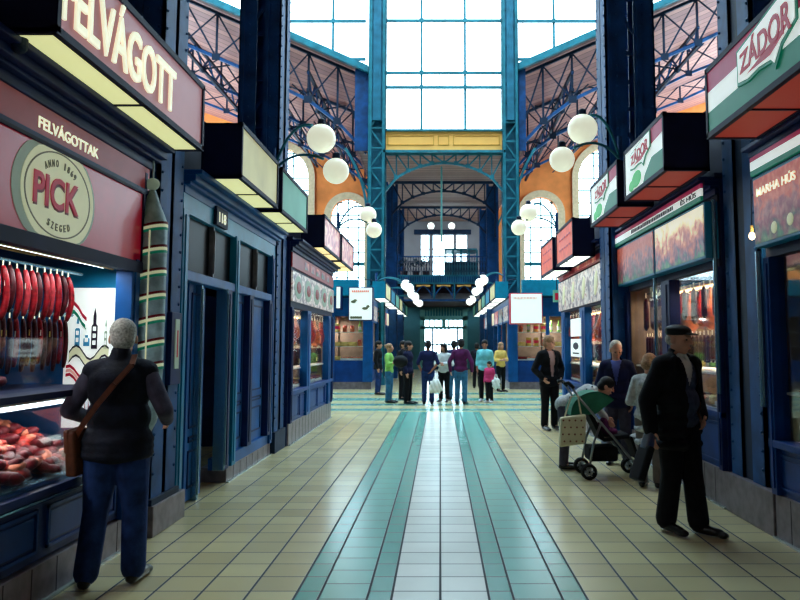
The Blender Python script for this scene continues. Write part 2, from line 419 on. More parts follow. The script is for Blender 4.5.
struct(curve_wall('wall_far', [(3.2, 0), (18, 0), (18, 19), (3.2, 12.3)], holes[2:], YW+.3, .6, 'orange_wall'), 'orange plastered end wall with arched windows')
struct(curve_wall('wall_far', [(-3.2, -.05), (3.2, -.05), (3.2, 9.6), (-3.2, 9.6)], [gate]+gal, YW+.3, .6, 'grey_wall'), 'grey wall behind the gallery')
wn_ = 0
for (cx, r, zc) in arches:
    wn_ += 1; root = bpy.data.objects.new('window_%d' % wn_, None); C.objects.link(root); root.location = (cx, YW, 4.4); struct(root)
    m = MB(); n = 24
    for k in range(n):
        a0, a1 = PI*k/n, PI*(k+1)/n
        m.prism([(r*math.cos(a0), r*math.sin(a0)), ((r+.42)*math.cos(a0), (r+.42)*math.sin(a0)), ((r+.42)*math.cos(a1), (r+.42)*math.sin(a1)), (r*math.cos(a1), r*math.sin(a1))], lambda u, v, t: (cx+u, t, zc+v), YW-.12, YW+.02)
    for s in (-1, 1): m.box(cx+s*r, cx+s*(r+.42), YW-.12, YW+.02, 4.4, zc)
    m.build('window_surround', 'stone_ring', root)
    m = MB(); w = .08
    k = -3
    for i in range(-3, 4):
        x = i*r/2 if r > 1.5 else i*r/1.6
        if abs(x) < r: m.box(cx+x-w/2, cx+x+w/2, YW+.2, YW+.26, 4.4, zc+math.sqrt(r*r-x*x))
    z = 4.9
    while z < zc+r-.1:
        hw = r if z < zc else math.sqrt(max(0, r*r-(z-zc)**2))
        m.box(cx-hw, cx+hw, YW+.2, YW+.26, z, z+w*(3 if z > 6.4 and z < 7.3 else 1)); z += .8
    m.build('window_bars', 'teal_iron', root)
    m = MB(); m.prism(arch_loop(cx, r, 4.4, zc), lambda u, v, t: (u, t, v), YW+.3, YW+.31).build('pane', 'glass', root)
for i, l in enumerate(gal):
    wn_ += 1; root = bpy.data.objects.new('window_%d' % wn_, None); C.objects.link(root); root.location = (l[0][0], YW, l[0][1]); struct(root)
    x0, x1, z0, z1 = l[0][0], l[1][0], l[0][1], l[2][1]
    m = MB()
    for k in range(1, 3 if i == 1 else 2): m.box(x0+(x1-x0)*k/(3 if i == 1 else 2)-.02, x0+(x1-x0)*k/(3 if i == 1 else 2)+.02, YW+.1, YW+.16, z0, z1)
    m.box(x0, x1, YW+.1, YW+.16, zy(249, YW)-.03, zy(249, YW)+.03)
    m.box(x0, x1, YW+.05, YW+.2, z0, z0+.05).box(x0, x1, YW+.05, YW+.2, z1-.05, z1).build('window_frame', 'grey_wall', root)
    MB().box(x0, x1, YW+.3, YW+.31, z0, z1).build('pane', 'glass', root)
struct(MB().box(xy(414, YW, 8), xy(471, YW, 8), YW-.2, YW+.02, zy(234.5, YW), zy(230, YW)).build('trim_2', 'iron_dark'), 'dark lintel over the gallery windows')
# ceilings of the far bays
struct(MB().box(-3.4, 3.4, 30.2, 48, 9.32, 9.42).build('ceiling_middle', 'aisle_boards'), 'brown boarded ceiling of the middle bay')
def roofz(x, y=30): u = max(0, (y-30)/18); return (12.62+.45*(abs(x)-3))*(1-u)+(12.0+.36*(abs(x)-3))*u
for s, nm in ((-1, 'ceiling_left'), (1, 'ceiling_right')):
    m = MB(); P8 = [(s*x, y, roofz(x, y)+d) for x in (3.3, 18) for y in (30.1, 48) for d in (0, .15)]
    vv = [m.bm.verts.new(p) for p in P8]
    for q in ((0, 1, 3, 2), (4, 6, 7, 5), (0, 4, 5, 1), (2, 3, 7, 6), (0, 2, 6, 4), (1, 5, 7, 3)): m.bm.faces.new([vv[i] for i in q])
    struct(m.build(nm, 'roof_boards'), 'pink boarded sloping roof of the side bay')
    # inner side wall strip between middle bay and sloping roof
    m = MB(); m.prism([(30.15, 9.3), (48, 9.3), (48, roofz(3.3, 48)+.05), (30.15, roofz(3.3, 30)+.05)], lambda u, v, t: (t, u, v), s*3.3, s*3.4)
    struct(m.build('trim_%d' % (4+s), 'roof_boards'))
    struct(MB().box(s*2.75, s*3.45, 30.11, 30.2, 9.3, roofz(3.1)+.02).build('trim_%d' % (25+s), 'iron_blue'))
    struct(MB().box(s*3.0, s*18, 30.0, 30.1, 17.6, 24).build('trim_%d' % (8+s), 'plain_wall'))
    # sloping gutter edge beam under the tall windows
    m = MB(); m.prism([(s*2.9, roofz(2.9)-.12), (s*18, roofz(18)-.12), (s*18, roofz(18)+.16), (s*2.9, roofz(2.9)+.16)], lambda u, v, t: (u, t, v), 29.85, 30.1)
    struct(m.build('trim_%d' % (12+s), 'teal_iron'), 'teal sloping eaves beam under the tall windows')
# tall clerestory windows over the eaves, middle and sides
def bars_window(x0, x1, zlo, z1, vx, hz, lab, parent_loc):
    global wn_
    wn_ += 1; root = bpy.data.objects.new('window_%d' % wn_, None); C.objects.link(root); root.location = parent_loc; struct(root, lab)
    m = MB()
    for x in vx:
        m.box(x-.05, x+.05, 29.9, 29.99, zlo(x), z1)
    for z in hz:
        a, b = x0, x1
        if zlo(x1) > z: b = 3+(z-12.62)/.45
        if zlo(x0) > z: a = -(3+(z-12.62)/.45)
        if b > a: m.box(a, b, 29.88, 29.98, z-.055, z+.055)
    for x in vx:
        for z in hz:
            if z > zlo(x): m.box(x-.08, x+.08, 29.86, 29.9, z-.08, z+.08)
    m.build('window_bars', 'teal_iron', root)
    m = MB(); m.prism([(x0, zlo(x0)), (x1, zlo(x1)), (x1, z1), (x0, z1)], lambda u, v, t: (u, t, v), 30.02, 30.04).build('pane', 'glass', root)
    return root
YC = 30.0
hz = [zy(21.5, YC), zy(73.5, YC), zy(88, YC), 16.9]
xl, xr = xy(385, YC, 12), xy(503, YC, 12)
bars_window(xl, xr, lambda x: 10.0, 17.6, [xy(421.5, YC, 12), xy(465, YC, 12)], hz, 'tall clerestory window over the yellow beam', (0, YC, 10))
side_z = [zy(22, YC), 16.9]
bars_window(-9.5, -3.0, lambda x: roofz(x), 17.6, [xy(333, YC, 13), xy(293, YC, 13)-.3, -8], side_z+[13.0], 'tall window left of the clerestory window', (-4, YC, 12))
bars_window(3.0, 9.5, lambda x: roofz(x), 17.6, [xy(554, YC, 13), xy(597, YC, 13)+.3, 8], side_z+[13.0], 'tall window right of the clerestory window', (4, YC, 12))
m = MB(); m.box(xy(416.8, YC, 10.6)+.9, xy(416.8, YC, 10.6)+.94, 29.9, 29.97, zy(88, YC), zy(73.5, YC)); struct(m.build('trim_16', 'teal_iron'))
# yellow beam with panels
yb = thing('yellow_beam', 'yellow painted beam with outlined panels under the tall window', 'beam', (0, YC, 9.2))
MB().box(xl, xr, 29.75, 30.2, 9.2, 10.0).build('beam', 'yellow_beam', yb)
m = MB()
def frame_rect(m, x0, x1, z0, z1, y, w=.03):
    m.box(x0, x1, y-.02, y, z0, z0+w); m.box(x0, x1, y-.02, y, z1-w, z1); m.box(x0, x0+w, y-.02, y, z0, z1); m.box(x1-w, x1, y-.02, y, z0, z1)
for a, b in ((388, 434), (438, 449), (453, 499)): frame_rect(m, xy(a, YC, 10), xy(b, YC, 10), 9.42, 9.82, 29.75)
m.build('panel_outline', 'yellow_line', yb)
MB().box(xl-.05, xr+.05, 29.6, 29.76, 9.1, 9.2).box(xl-.05, xr+.05, 29.65, 29.76, 9.98, 10.06).build('edge_angle', 'teal_iron', yb)
# ---------------------------------------------------------------- iron columns
def lattice_column(x0, x1, y0, y1, h, solid_z, label, m1='iron_blue', m2='iron_dark', group=None):
    t = thing('iron_column', label, 'column', ((x0+x1)/2, (y0+y1)/2, 0), group); g = (.42 if y0 < 20 else .2)*(x1-x0)
    for i, xa in enumerate((x0, x1-g)):
        for yb_ in (y0, y1-g):
            m = MB(); m.box(xa, xa+g, yb_, yb_+.03, 0, h); m.box((xa if i == 0 else xa+g-.03), (xa+.03 if i == 0 else xa+g), yb_, yb_+g, 0, h); m.box(xa+g*.12, xa+g*.3, yb_-.03 if yb_ == y0 else yb_+g, yb_ if yb_ == y0 else yb_+g+.03, 0, h)
            m.build('corner_angle', m1, t)
    m = MB(); m.box(x0+.02, x0+.05, y0+.02, y1-.02, .05, h).box(x1-.05, x1-.02, y0+.02, y1-.02, .05, h).build('side_plate', m2, t)
    m = MB()
    if solid_z > .1: m.box(x0+.04, x1-.04, y0+.05, y0+.08, .05, solid_z)
    if y0 > 28 and solid_z == 0: m.box(x0+.04, x1-.04, y0+.3, y0+.33, .05, 10.7); m.box(x0+.04, x1-.04, y0+.04, y0+.07, 10.4, h); m.box(x0+.2, x1-.2, y0-.03, y0+.04, 10.4, h)
    m.box(x0-.03, x1+.03, y0-.03, y1+.03, 0, .3); m.build('web_plate', m2, t)
    m = MB(); z = max(solid_z, .4); st = (x1-x0)*1.15; k = 0
    while z < h-st:
        for yy in (y0+.06, y1-.06):
            a, b = (x0+.06, x1-.06) if k % 2 == 0 else (x1-.06, x0+.06)
            m.bar((a, yy, z), (b, yy, z+st), .035, .05); m.box(x0+.05, x1-.05, yy-.02, yy+.02, z-.03, z+.03)
        z += st; k += 1
    m.build('lattice_bars', m1, t)
    m = MB(); z = .5
    while z < min(h, 9) and y0 < 20:
        for xx in (x0+.05, x0+g*.5+.02, x1-g*.5-.02, x1-.05): m.ico((xx, y0-.003, z), .016, 1)
        for yy in (y0+.05, y1-.05):
            for xx in (x0-.003, x1+.003): m.ico((xx, yy, z), .016, 1)
        z += .16
    if y0 < 20: m.build('rivets', m1, t)
    else: m.bm.free()
    return t
lattice_column(-3.05, -2.4, 6.45, 7.05, 15.5, 3.2, 'dark blue riveted iron column beside the giant salami')
lattice_column(-3.05, -2.42, 11.25, 11.95, 15.5, 3.4, 'blue riveted iron column behind the yellow and green sign boxes, left')
lattice_column(2.78, 3.45, 6.65, 7.42, 15.5, 3.2, 'dark iron column beside the nearest red white green sign box')
lattice_column(2.5, 3.25, 11.25, 11.9, 15.5, 3.4, 'blue riveted iron column behind the right globe lamp pair')
lattice_column(xy(367, 29.6, 6), xy(385, 29.6, 6), 29.6, 30.2, 18.5, 0, 'teal lattice column left of the yellow beam', 'teal_iron', 'teal_mid')
lattice_column(xy(503, 29.6, 6), xy(520, 29.6, 6), 29.6, 30.2, 18.5, 0, 'teal lattice column right of the yellow beam', 'teal_iron', 'teal_mid')
for Yc, w in ((35.6, 'behind the teal column nearest'), (42, 'next to the gallery on')):
    for s in (-1, 1):
        c = .08+s*2.38
        lattice_column(c-.28, c+.28, Yc, Yc+.5, 9.2, 9.0, 'plain blue iron column %s the %s side of the middle bay' % (w, 'left' if s < 0 else 'right'), 'iron_blue', 'iron_blue')
# ---------------------------------------------------------------- arched trusses of the middle bay
def arch_truss(Y, x0, x1, ztop, zpeak, zend, m1, label):
    t = thing('arched_truss', label, 'roof truss', ((x0+x1)/2, Y, ztop)); n = 10; w = .07
    MB().box(x0, x1, Y-.08, Y+.08, ztop-.09, ztop+.03).build('top_chord', m1, t)
    pts = []
    for k in range(n+1):
        u = k/n; x = x0+(x1-x0)*u; z = zend+(zpeak-zend)*math.sin(PI*u)**.62; pts.append(Vector((x, Y, z)))
    m = MB()
    for a, b in zip(pts, pts[1:]): m.bar(a, b, .1, .09)
    m.bar(pts[0], pts[0]-Vector((0, 0, 1.1)), .08); m.bar(pts[-1], pts[-1]-Vector((0, 0, 1.1)), .08)
    m.build('arched_chord', m1, t)
    m = MB()
    for k in range(0, n+1):
        tp = Vector((pts[k].x, Y, ztop-.05)); m.bar(pts[k], tp, .05)
        if k < n:
            tp2 = Vector((pts[k+1].x, Y, ztop-.05))
            if k < n/2: m.bar(tp, pts[k+1], .06)
            else: m.bar(pts[k], tp2, .06)
    m.build('web_bars', m1, t)
    for k in range(1, n): MB().box(pts[k].x-.09, pts[k].x+.09, Y-.07, Y-.05, pts[k].z-.07, pts[k].z+.09).build('gusset_plate', m1, t)
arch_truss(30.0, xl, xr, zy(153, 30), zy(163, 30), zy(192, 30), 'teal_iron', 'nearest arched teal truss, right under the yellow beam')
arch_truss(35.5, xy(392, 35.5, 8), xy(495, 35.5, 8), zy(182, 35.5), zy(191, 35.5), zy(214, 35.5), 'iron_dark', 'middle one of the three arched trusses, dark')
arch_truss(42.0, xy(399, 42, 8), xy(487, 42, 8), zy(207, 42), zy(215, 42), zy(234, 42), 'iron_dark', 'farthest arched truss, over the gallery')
# ---------------------------------------------------------------- side roof trusses under the pink roofs
def side_truss(s, Y, label):
    rz = lambda x: roofz(x, Y)
    t = thing('roof_truss', label, 'roof truss', (s*9, Y, 12)); P = lambda x, z: Vector((s*x, Y, z))
    xs = [3.0, 4.2, 5.4, 6.6, 7.8, 9.2, 10.6, 12, 13.5, 15]
    low = [9.3, 10.6, 11.5, 12.1, 12.7, 13.3, 13.9, 14.6, 15.2, 15.9]
    m = MB()
    for a, b in zip(xs, xs[1:]): m.bar(P(a, rz(a)-.2), P(b, rz(b)-.2), .14, .12)
    m.build('top_chord', 'iron_dark', t)
    m = MB()
    for i in range(len(xs)-1): m.bar(P(xs[i], low[i]), P(xs[i+1], low[i+1]), .13, .12)
    m.build('lower_chord', 'iron_blue', t)
    m = MB()
    for i in range(len(xs)):
        m.bar(P(xs[i], low[i]), P(xs[i], rz(xs[i])-.2), .08)
        if i < len(xs)-1:
            m.bar(P(xs[i], low[i]), P(xs[i+1], rz(xs[i+1])-.2), .07); m.bar(P(xs[i], rz(xs[i])-.2), P(xs[i+1], low[i+1]), .05)
    for i in range(1, len(xs)): m.box(s*xs[i]-.16, s*xs[i]+.16, Y-.09, Y-.06, low[i]-.14, low[i]+.14)
    m.build('web_bars', 'iron_dark', t)
    m = MB()                                 # curved knee brace down to the column
    pr = None
    for k in range(9):
        a = k/8; p = P(2.95+.9*a**2, 6.6+2.9*a)
        if pr is not None: m.bar(pr, p, .1)
        pr = p
    m.build('knee_brace', 'teal_iron', t)
for i, Yt in enumerate((30.5, 36, 42)):
    for s in (-1, 1):
        side_truss(s, Yt, 'iron truss under the pink %s roof, %s of its row' % ('left' if s < 0 else 'right', ('nearest', 'middle one', 'farthest')[i]))
for s in (-1, 1):
    for j, (x, nm) in enumerate(((5.4, 'innermost'), (7.8, 'middle'), (10.6, 'outermost'))):
        t = thing('lattice_purlin', '%s lattice purlin running back under the pink %s roof' % (nm, 'left' if s < 0 else 'right'), 'purlin', (s*x, 30.4, roofz(x)-1))
        zt, zb = roofz(x, 48)-.2, roofz(x, 48)-.95
        m = MB(); m.bar((s*x, 30.4, zt), (s*x, 47.8, zt), .12); m.bar((s*x, 30.4, zb), (s*x, 47.8, zb), .12); m.build('chords', 'iron_dark', t)
        m = MB(); y = 30.4; k = 0
        while y < 47:
            m.bar((s*x, y, zb if k % 2 else zt), (s*x, y+.9, zt if k % 2 else zb), .07); y += .9; k += 1
        m.build('web_bars', 'iron_blue', t)
        for yy in (33.2, 39, 45):            # splayed struts fanning from a node
            m = MB()
            for dx, dz in ((-1.2, .2), (1.2, 1.2), (-1.1, -1.0)): m.bar((s*x, yy, zb), (s*(x+dx), yy, zb+dz), .06)
            m.ico((s*x, yy, zb), .18, 1); m.build('splayed_strut', 'iron_dark', t)
# arched tie rods visible across the far side bays
# ================================================================ NEAR STALLS AND THEIR SIGN BOXES
def tri(m, pts, fn, t0, t1): return m.prism(pts, fn, t0, t1)
def sign_box(s, xf, xb, y0, y1, z0, z1, face, under, label, group=None, dividers=1):
    """hanging light box: face towards the aisle at |x|=xf, back at xb"""
    t = thing('sign_box', label, 'sign', (s*(xf+xb)/2, (y0+y1)/2, z0), group)
    m = MB(); e = .035
    sbox(m, s, xf, xb, y0, y0+.02, z0, z1); sbox(m, s, xf, xb, y1-.02, y1, z0, z1); sbox(m, s, xb-.02, xb, y0, y1, z0, z1); sbox(m, s, xf, xb, y0, y1, z1-.02, z1)
    sbox(m, s, xf-.01, xf+.03, y0-.005, y1+.005, z0-.01, z0+e); sbox(m, s, xf-.01, xf+.03, y0-.005, y1+.005, z1-e, z1+.01)
    sbox(m, s, xf-.01, xf+.03, y0-.005, y0+e, z0, z1); sbox(m, s, xf-.01, xf+.03, y1-e, y1+.005, z0, z1)
    sbox(m, s, xb-.05, xb, y0, y1, z0-.01, z0+.03); sbox(m, s, xf, xb, y0, y0+.03, z0-.01, z0+.02); sbox(m, s, xf, xb, y1-.03, y1, z0-.01, z0+.02)
    for k in range(1, dividers+1):
        yy = y0+(y1-y0)*(.3 if dividers == 1 and y0 < 5 and False else k/(dividers+1)); sbox(m, s, xf, xb, yy-.012, yy+.012, z0-.01, z0+.01)
    m.build('housing', 'dark_navy', t)
    if face: sbox(MB(), s, xf+.005, xf+.02, y0+e, y1-e, z0+e, z1-e).build('face_panel', face, t)
    if under: sbox(MB(), s, xf+.03, xb-.05, y0+.03, y1-.03, z0, z0+.012).build('underside_diffuser', under, t)
    m = MB()
    for yy in (y0+.25, y1-.25): m.tube([(s*(xb-.05), yy, z1), (s*(xb+.1), yy, z1+.1), (s*(xb+.35), yy, z1+.12)], .018, 6)
    m.build('bracket', 'iron_dark', t)
    return t
def flag_face(t, s, xf, y0, y1, z0, z1, logo_y0, logo_y1, big=True):
    e = .035; za, zb = z0+e, z1-e; h = (zb-za)/3
    for nm, c, k in (('green_stripe', 'green_print', 0), ('white_stripe', 'white_print', 1), ('red_stripe', 'magenta_print', 2)):
        sbox(MB(), s, xf-.002, xf+.01, y0+e, y1-e, za+k*h, za+(k+1)*h).build(nm, c, t)
# --- left boxes
t = sign_box(-1, 2.05, 2.48, yx(58, -2.05, 3.5), yx(203, -2.05, 3.5), 3.24, 3.80, 'mauve_panel', 'diffuser', 'large mauve sign box lettered FELVÁGOTT over the sausage stall', dividers=1)
yA = yx(60, -2.05, 3.5); yB = yx(174, -2.05, 3.5)
text('lettering', 'FELVÁGOTT', (-2.043, yA+.02, 3.33), (0, 1, 0), (0, 0, 1), yB-yA-.02, .42, 'cream_letter', t, .008, .01, 'cream capital letters FELVÁGOTT')
MB().cap((-2.3, 4.05, 3.2), (-2.3, 4.05, 3.75), .045).build('lamp_post_end', 'iron_dark', t)
t = sign_box(-1, 2.0, 2.4, yx(241, -2, 3.4), yx(277.5, -2, 3.4), 3.24, 3.80, 'yellow_face', 'diffuser', 'sign box with a plain pale yellow face over the blue doors', dividers=1)
t = sign_box(-1, 2.0, 2.4, yx(281.5, -2, 3.4), yx(307, -2, 3.4), 3.24, 3.80, 'green_face', 'diffuser', 'sign box with a plain green face next to the pale yellow one', dividers=1)
t = sign_box(-1, 2.0, 2.4, yx(324, -2, 3.4), yx(340, -2, 3.4), 3.24, 3.80, 'pink_photo', 'diffuser_warm', 'nearer of two pink pictured sign boxes over the left corner stall')
t = sign_box(-1, 2.0, 2.4, yx(341.5, -2, 3.4), yx(353.5, -2, 3.4), 3.24, 3.80, 'pink_photo', 'diffuser_warm', 'farther of two pink pictured sign boxes over the left corner stall')
# --- right boxes (red white green)
def zador(t, xf, ya, yb_, z0, z1, lift=0.0):
    """shield shaped badge with the name, ya far end, yb_ near end"""
    L = ya-yb_; H = z1-z0
    P = lambda u, v, d: (xf-d, ya-u*L, z0+v*H)
    out = [(0, .22), (0, .78), (.72, .98), (1, 1.0), (1, .45), (.78, .28), (.66, .02), (.6, .16), (.4, .2), (.2, .17)]
    MB().prism(out, P, .004, .014).build('badge_edge', 'green_print', t)
    inn = [(.03, .27), (.03, .74), (.72, .93), (.975, .95), (.975, .48), (.76, .33), (.655, .12), (.6, .21), (.4, .25), (.2, .22)]
    MB().prism(inn, P, .014, .018).build('badge', 'white_print', t)
    MB().prism([(.2, .29), (.9, .52), (.8, .40), (.6, .27), (.4, .28)], P, .018, .021).build('badge_swash', 'red_print', t)
    text('lettering', 'ZÁDOR', (xf-.02, ya-.07*L, z0+.36*H), (0, -1, 0), (0, 0, 1), .86*L, .38*H, 'red_print', t, .003, .022, 'red letters ZÁDOR', shear=.04*H/L, grow=.42)
y1 = yx(707, 2.17, 3.5)
t = sign_box(1, 2.17, 2.6, 3.75, y1, 3.24, 3.80, None, 'diffuser_red', 'nearest red, white and green sign box with a large ZÁDOR badge', dividers=2)
flag_face(t, 1, 2.17, 3.75, y1, 3.24, 3.80, 0, 0); zador(t, 2.17, yx(739, 2.17, 3.5), yx(799, 2.17, 3.6), 3.33, 3.80)
for (pa, pb, lab) in ((664.5, 625, 'middle red, white and green sign box, with ZÁDOR badge and green pepper'), (618, 591, 'farthest and smallest red, white and green ZÁDOR sign box')):
    ya, yb_ = yx(pa, 2.15, 3.45), yx(pb, 2.15, 3.45)
    t = sign_box(1, 2.15, 2.58, ya, yb_, 3.24, 3.80, None, 'diffuser_red', lab)
    L = yb_-ya
    P = lambda u, v, d: (2.15-d, yb_-u*L, 3.24+v*.56)
    MB().prism([(.03, .06), (.97, .06), (.97, .94), (.03, .94)], P, -.01, .001).build('white_field', 'white_print', t)
    MB().prism([(.5, .94), (.97, .94), (.97, .70), (.72, .66)], P, .001, .004).build('red_stripe', 'magenta_print', t)
    MB().prism([(.5, .06), (.97, .06), (.97, .40), (.72, .42), (.55, .2)], P, .001, .004).build('green_stripe', 'green_print', t)
    zador(t, 2.148, yb_-.2*L, yb_-.72*L, 3.44, 3.76)
    m = MB(); m.ball((2.147, yb_-.33*L, 3.38), (.006, .13*L, .09)); m.ball((2.146, yb_-.2*L, 3.34), (.006, .08*L, .06)); m.build('green_pepper', 'leaf_print', t, True)
for (pa, pb, w) in ((573, 556.5, 'nearer'), (553, 541, 'farther')):
    ya, yb_ = yx(pa, 2.15, 3.3), yx(pb, 2.15, 3.3)
    t = sign_box(1, 2.15, 2.5, ya, yb_, 3.0 if w == 'nearer' else 2.98, 3.62, 'orange_face', 'diffuser_cool', '%s of two orange faced sign boxes over the right corner stall' % w)
    m = MB()
    for i in range(2):
        for k in range(5): m.box(2.143, 2.147, ya+.25+k*(yb_-ya-.5)/5, ya+.25+(k+.6)*(yb_-ya-.5)/5, 3.22+i*.18, 3.25+i*.18)
    m.build('faint_print', 'red_print', t)
# --------------------------------------------------------- generic stall pieces
def stall(name, label, s, y0, y1, xf, plinth_h, roof=3.22, back=4.6):
    t = thing(name, label, 'stall', (s*xf, (y0+y1)/2, 0)); t['_'] = 0; del t['_']
    m = MB(); sbox(m, s, xf, xf+.3, y0, y1, 0, plinth_h)
    m.build('plinth', 'plinth_tile', t, bevel=.008)
    m = MB(); y = y0+.3
    while y < y1-.05: sbox(m, s, xf-.002, xf+.01, y-.004, y+.004, 0.01, plinth_h-.01); y += .305
    m.build('plinth_joints', 'groove', t)
    m = MB(); sbox(m, s, xf-.03, xf, y0, y1, 0, .014); m.build('floor_strip', 'metal_strip', t)
    m = MB(); sbox(m, s, back-.05, back, y0, y1, 0, roof); m.build('back_wall', 'stall_inside', t)
    sbox(MB(), s, xf+.16, xf+.22, y0, y1+.3, roof, 3.95).build('upper_board', 'dark_navy', t)
    m = MB(); sbox(m, s, xf-.02, back, y0, y1, roof, roof+.06); m.build('roof_slab', 'dark_navy', t)
    return t
def cornice(t, s, y0, y1, xf, z0=3.04, z1=3.24, m_='navy_paint'):
    m = MB(); h = (z1-z0)
    for k, (d, a, b) in enumerate(((.0, 0, .35), (.05, .35, .5), (.1, .5, .8), (.16, .8, 1))): sbox(m, s, xf-d-.02, xf+.25, y0, y1, z0+a*h, z0+b*h)
    m.build('cornice', m_, t, bevel=.006)
def post(t, s, xf, y, w, z0, z1, m_='navy_paint', proud=.03, name='post'):
    m = MB(); sbox(m, s, xf-proud, xf+.1, y-w/2, y+w/2, z0, z1); sbox(m, s, xf-proud-.012, xf-proud, y-w*.22, y+w*.22, z0+.05, z1-.05); return m.build(name, m_, t, bevel=.004)
def panel(t, s, xf, y0, y1, z0, z1, n=1, m_='navy_paint', name='lower_panel', mold='deep_blue'):
    p = sbox(MB(), s, xf+.02, xf+.08, y0, y1, z0, z1).build(name, m_, t)
    w = (y1-y0)/n; m = MB()
    for k in range(n):
        a, b = y0+k*w+.06, y0+(k+1)*w-.06; zz0, zz1 = z0+.05, z1-.05; e = .02
        sbox(m, s, xf+.005, xf+.02, a, b, zz0, zz0+e); sbox(m, s, xf+.005, xf+.02, a, b, zz1-e, zz1); sbox(m, s, xf+.005, xf+.02, a, a+e, zz0, zz1); sbox(m, s, xf+.005, xf+.02, b-e, b, zz0, zz1)
        sbox(m, s, xf+.012, xf+.02, a+e*2, b-e*2, zz0+e*2, zz1-e*2)
    m.build('panel_moulding', mold, p)
    return p
def pane(t, s, xf, y0, y1, z0, z1): return sbox(MB(), s, xf+.04, xf+.046, y0, y1, z0, z1).build('pane', 'glass', t)
def lamp_tube(s, x, y0, y1, z, label, m_='lamp_tube', power=20, color=(1, .95, .85)):
    t = thing('strip_lamp', label, 'lamp', (s*x, (y0+y1)/2, z))
    sbox(MB(), s, x-.05, x+.05, y0, y1, z, z+.04).build('casing', 'paper', t)
    MB().tube([(s*x, y0+.03, z-.02), (s*x, y1-.03, z-.02)], .015, 8).build('tube', m_, t)
    l = bpy.data.lights.new('lamp_light', 'AREA'); l.shape = 'RECTANGLE'; l.size = .08; l.size_y = y1-y0; l.energy = power; l.color = color
    o = bpy.data.objects.new('lamp_light', l); C.objects.link(o); o.location = (0, 0, -.05); o.parent = t
    return t
# --------------------------------------------------------- left stall 1: cold cuts (PICK board)
XL = 2.45
ye = yx(137.5, -XL, 2.5)      # far end of the boards
t = stall('market_stall', 'dark blue sausage stall with the red PICK board, nearest on the left', -1, 2.6, ye+.28, XL, .24)
cornice(t, -1, 2.6, 6.42, XL, 3.04, 3.24)
panel(t, -1, XL, 2.6, 5.98, .26, .62, 3)
post(t, -1, XL, ye-.06, .16, .24, 2.3, 'blue_paint'); post(t, -1, XL+.02, ye+.1, .14, .24, 3.04, 'navy_paint')
m = MB(); sbox(m, -1, XL-.06, XL+.06, 2.6, 5.9, .62, .70); sbox(m, -1, XL-.075, XL-.06, 2.6, 5.9, .66, .71); m.build('counter_rim', 'navy_paint', t, bevel=.006)
sbox(MB(), -1, XL-.08, XL-.07, 2.6, 5.9, .645, .655).build('counter_trim', 'steel', t)
# blue end partition with poster, side and upper boards
sbox(MB(), -1, XL+.05, 4.6, ye+.1, ye+.16, .24, 3.2).build('end_partition', 'stall_blue', t)
sbox(MB(), -1, XL+.05, 4.6, ye+.02, ye+.1, 2.03, 2.2).build('partition_rail', 'light_blue', t)
sbox(MB(), -1, 2.46, 3.4, 2.6, ye-.2, .70, .735).build('display_floor', 'steel', t)
m = MB(); sbox(m, -1, 2.42, 3.3, 2.6, 5.75, 1.24, 1.28); m.build('case_top_shelf', 'dark_navy', t)
m = MB(); m.prism([(2.44, .72), (2.45, .72), (2.62, 1.24), (2.61, 1.24)], lambda u, v, tt: (-u, tt, v), 2.6, 5.75); m.build('case_front_glass', 'case_glass', t)
sbox(MB(), -1, 2.60, 2.61, 2.6, 5.3, 1.28, 1.62).build('case_upper_glass', 'case_glass', t)
sbox(MB(), -1, 3.4, 3.44, 2.6, 5.75, .76, 1.22).build('case_back', 'stall_blue', t)
sbox(MB(), -1, 3.45, 3.5, 2.6, 5.9, 1.28, 1.75).build('rear_cupboard', 'stall_blue', t)
m = MB(); y = 3.8
for k in range(30):                    # wire mesh shelf above the opening
    m.tube([(-2.6-.0, 4.2+k*.065, 2.18), (-3.2, 4.25+k*.065+.1, 2.28)], .004, 4); m.tube([(-2.6, 4.3+k*.065, 2.18), (-3.2, 4.2+k*.065-.1, 2.28)], .004, 4)
m.tube([(-2.58, 4.1, 2.17), (-2.58, 6.0, 2.17)], .012, 6); m.tube([(-3.2, 4.1, 2.28), (-3.2, 6.0, 2.28)], .012, 6)
m.build('wire_shelf', 'cheese', t)
lamp_tube(-1, 2.62, 4.1, 5.95, 2.2, 'added white strip lamp brightening the sausage stall from under the wire shelf', power=12, color=(.9, .97, 1))  # lamp added to brighten the sausages and the poster
lamp_tube(-1, 2.72, 4.0, 5.6, 1.19, 'added white strip lamp brightening the meat in the display case', power=9, color=(1, .93, .86))  # lamp added because the heaped meat was too dark without it
# fascia strip and PICK board
t = thing('fascia_strip', 'narrow red fascia strip lettered FELVÁGOTTAK', 'sign', (-XL, 4.5, 2.85))
sbox(MB(), -1, XL-.02, XL+.02, 2.6, yx(147, -XL, 2.95), 2.84, 3.03).build('strip', 'red_strip', t)
sbox(MB(), -1, XL-.04, XL-.0, 2.6, yx(147, -XL, 2.95), 2.805, 2.84).build('lower_bead', 'navy_paint', t)
text('lettering', 'FELVÁGOTTAK', (-XL+.022, yx(35, -XL, 2.9), 2.885), (0, 1, 0), (0, 0, 1), yx(95, -XL, 2.9)-yx(35, -XL, 2.9), .09, 'cream_letter', t, .003, .01)
b = thing('advertising_board', 'red board with a cream oval badge lettered PICK', 'sign', (-XL, 4.4, 2.5))
zb0, zb1 = 2.235, 2.79
sbox(MB(), -1, XL-.03, XL+.02, 2.6, ye, zb0, zb1).build('board', 'red_sign', b)
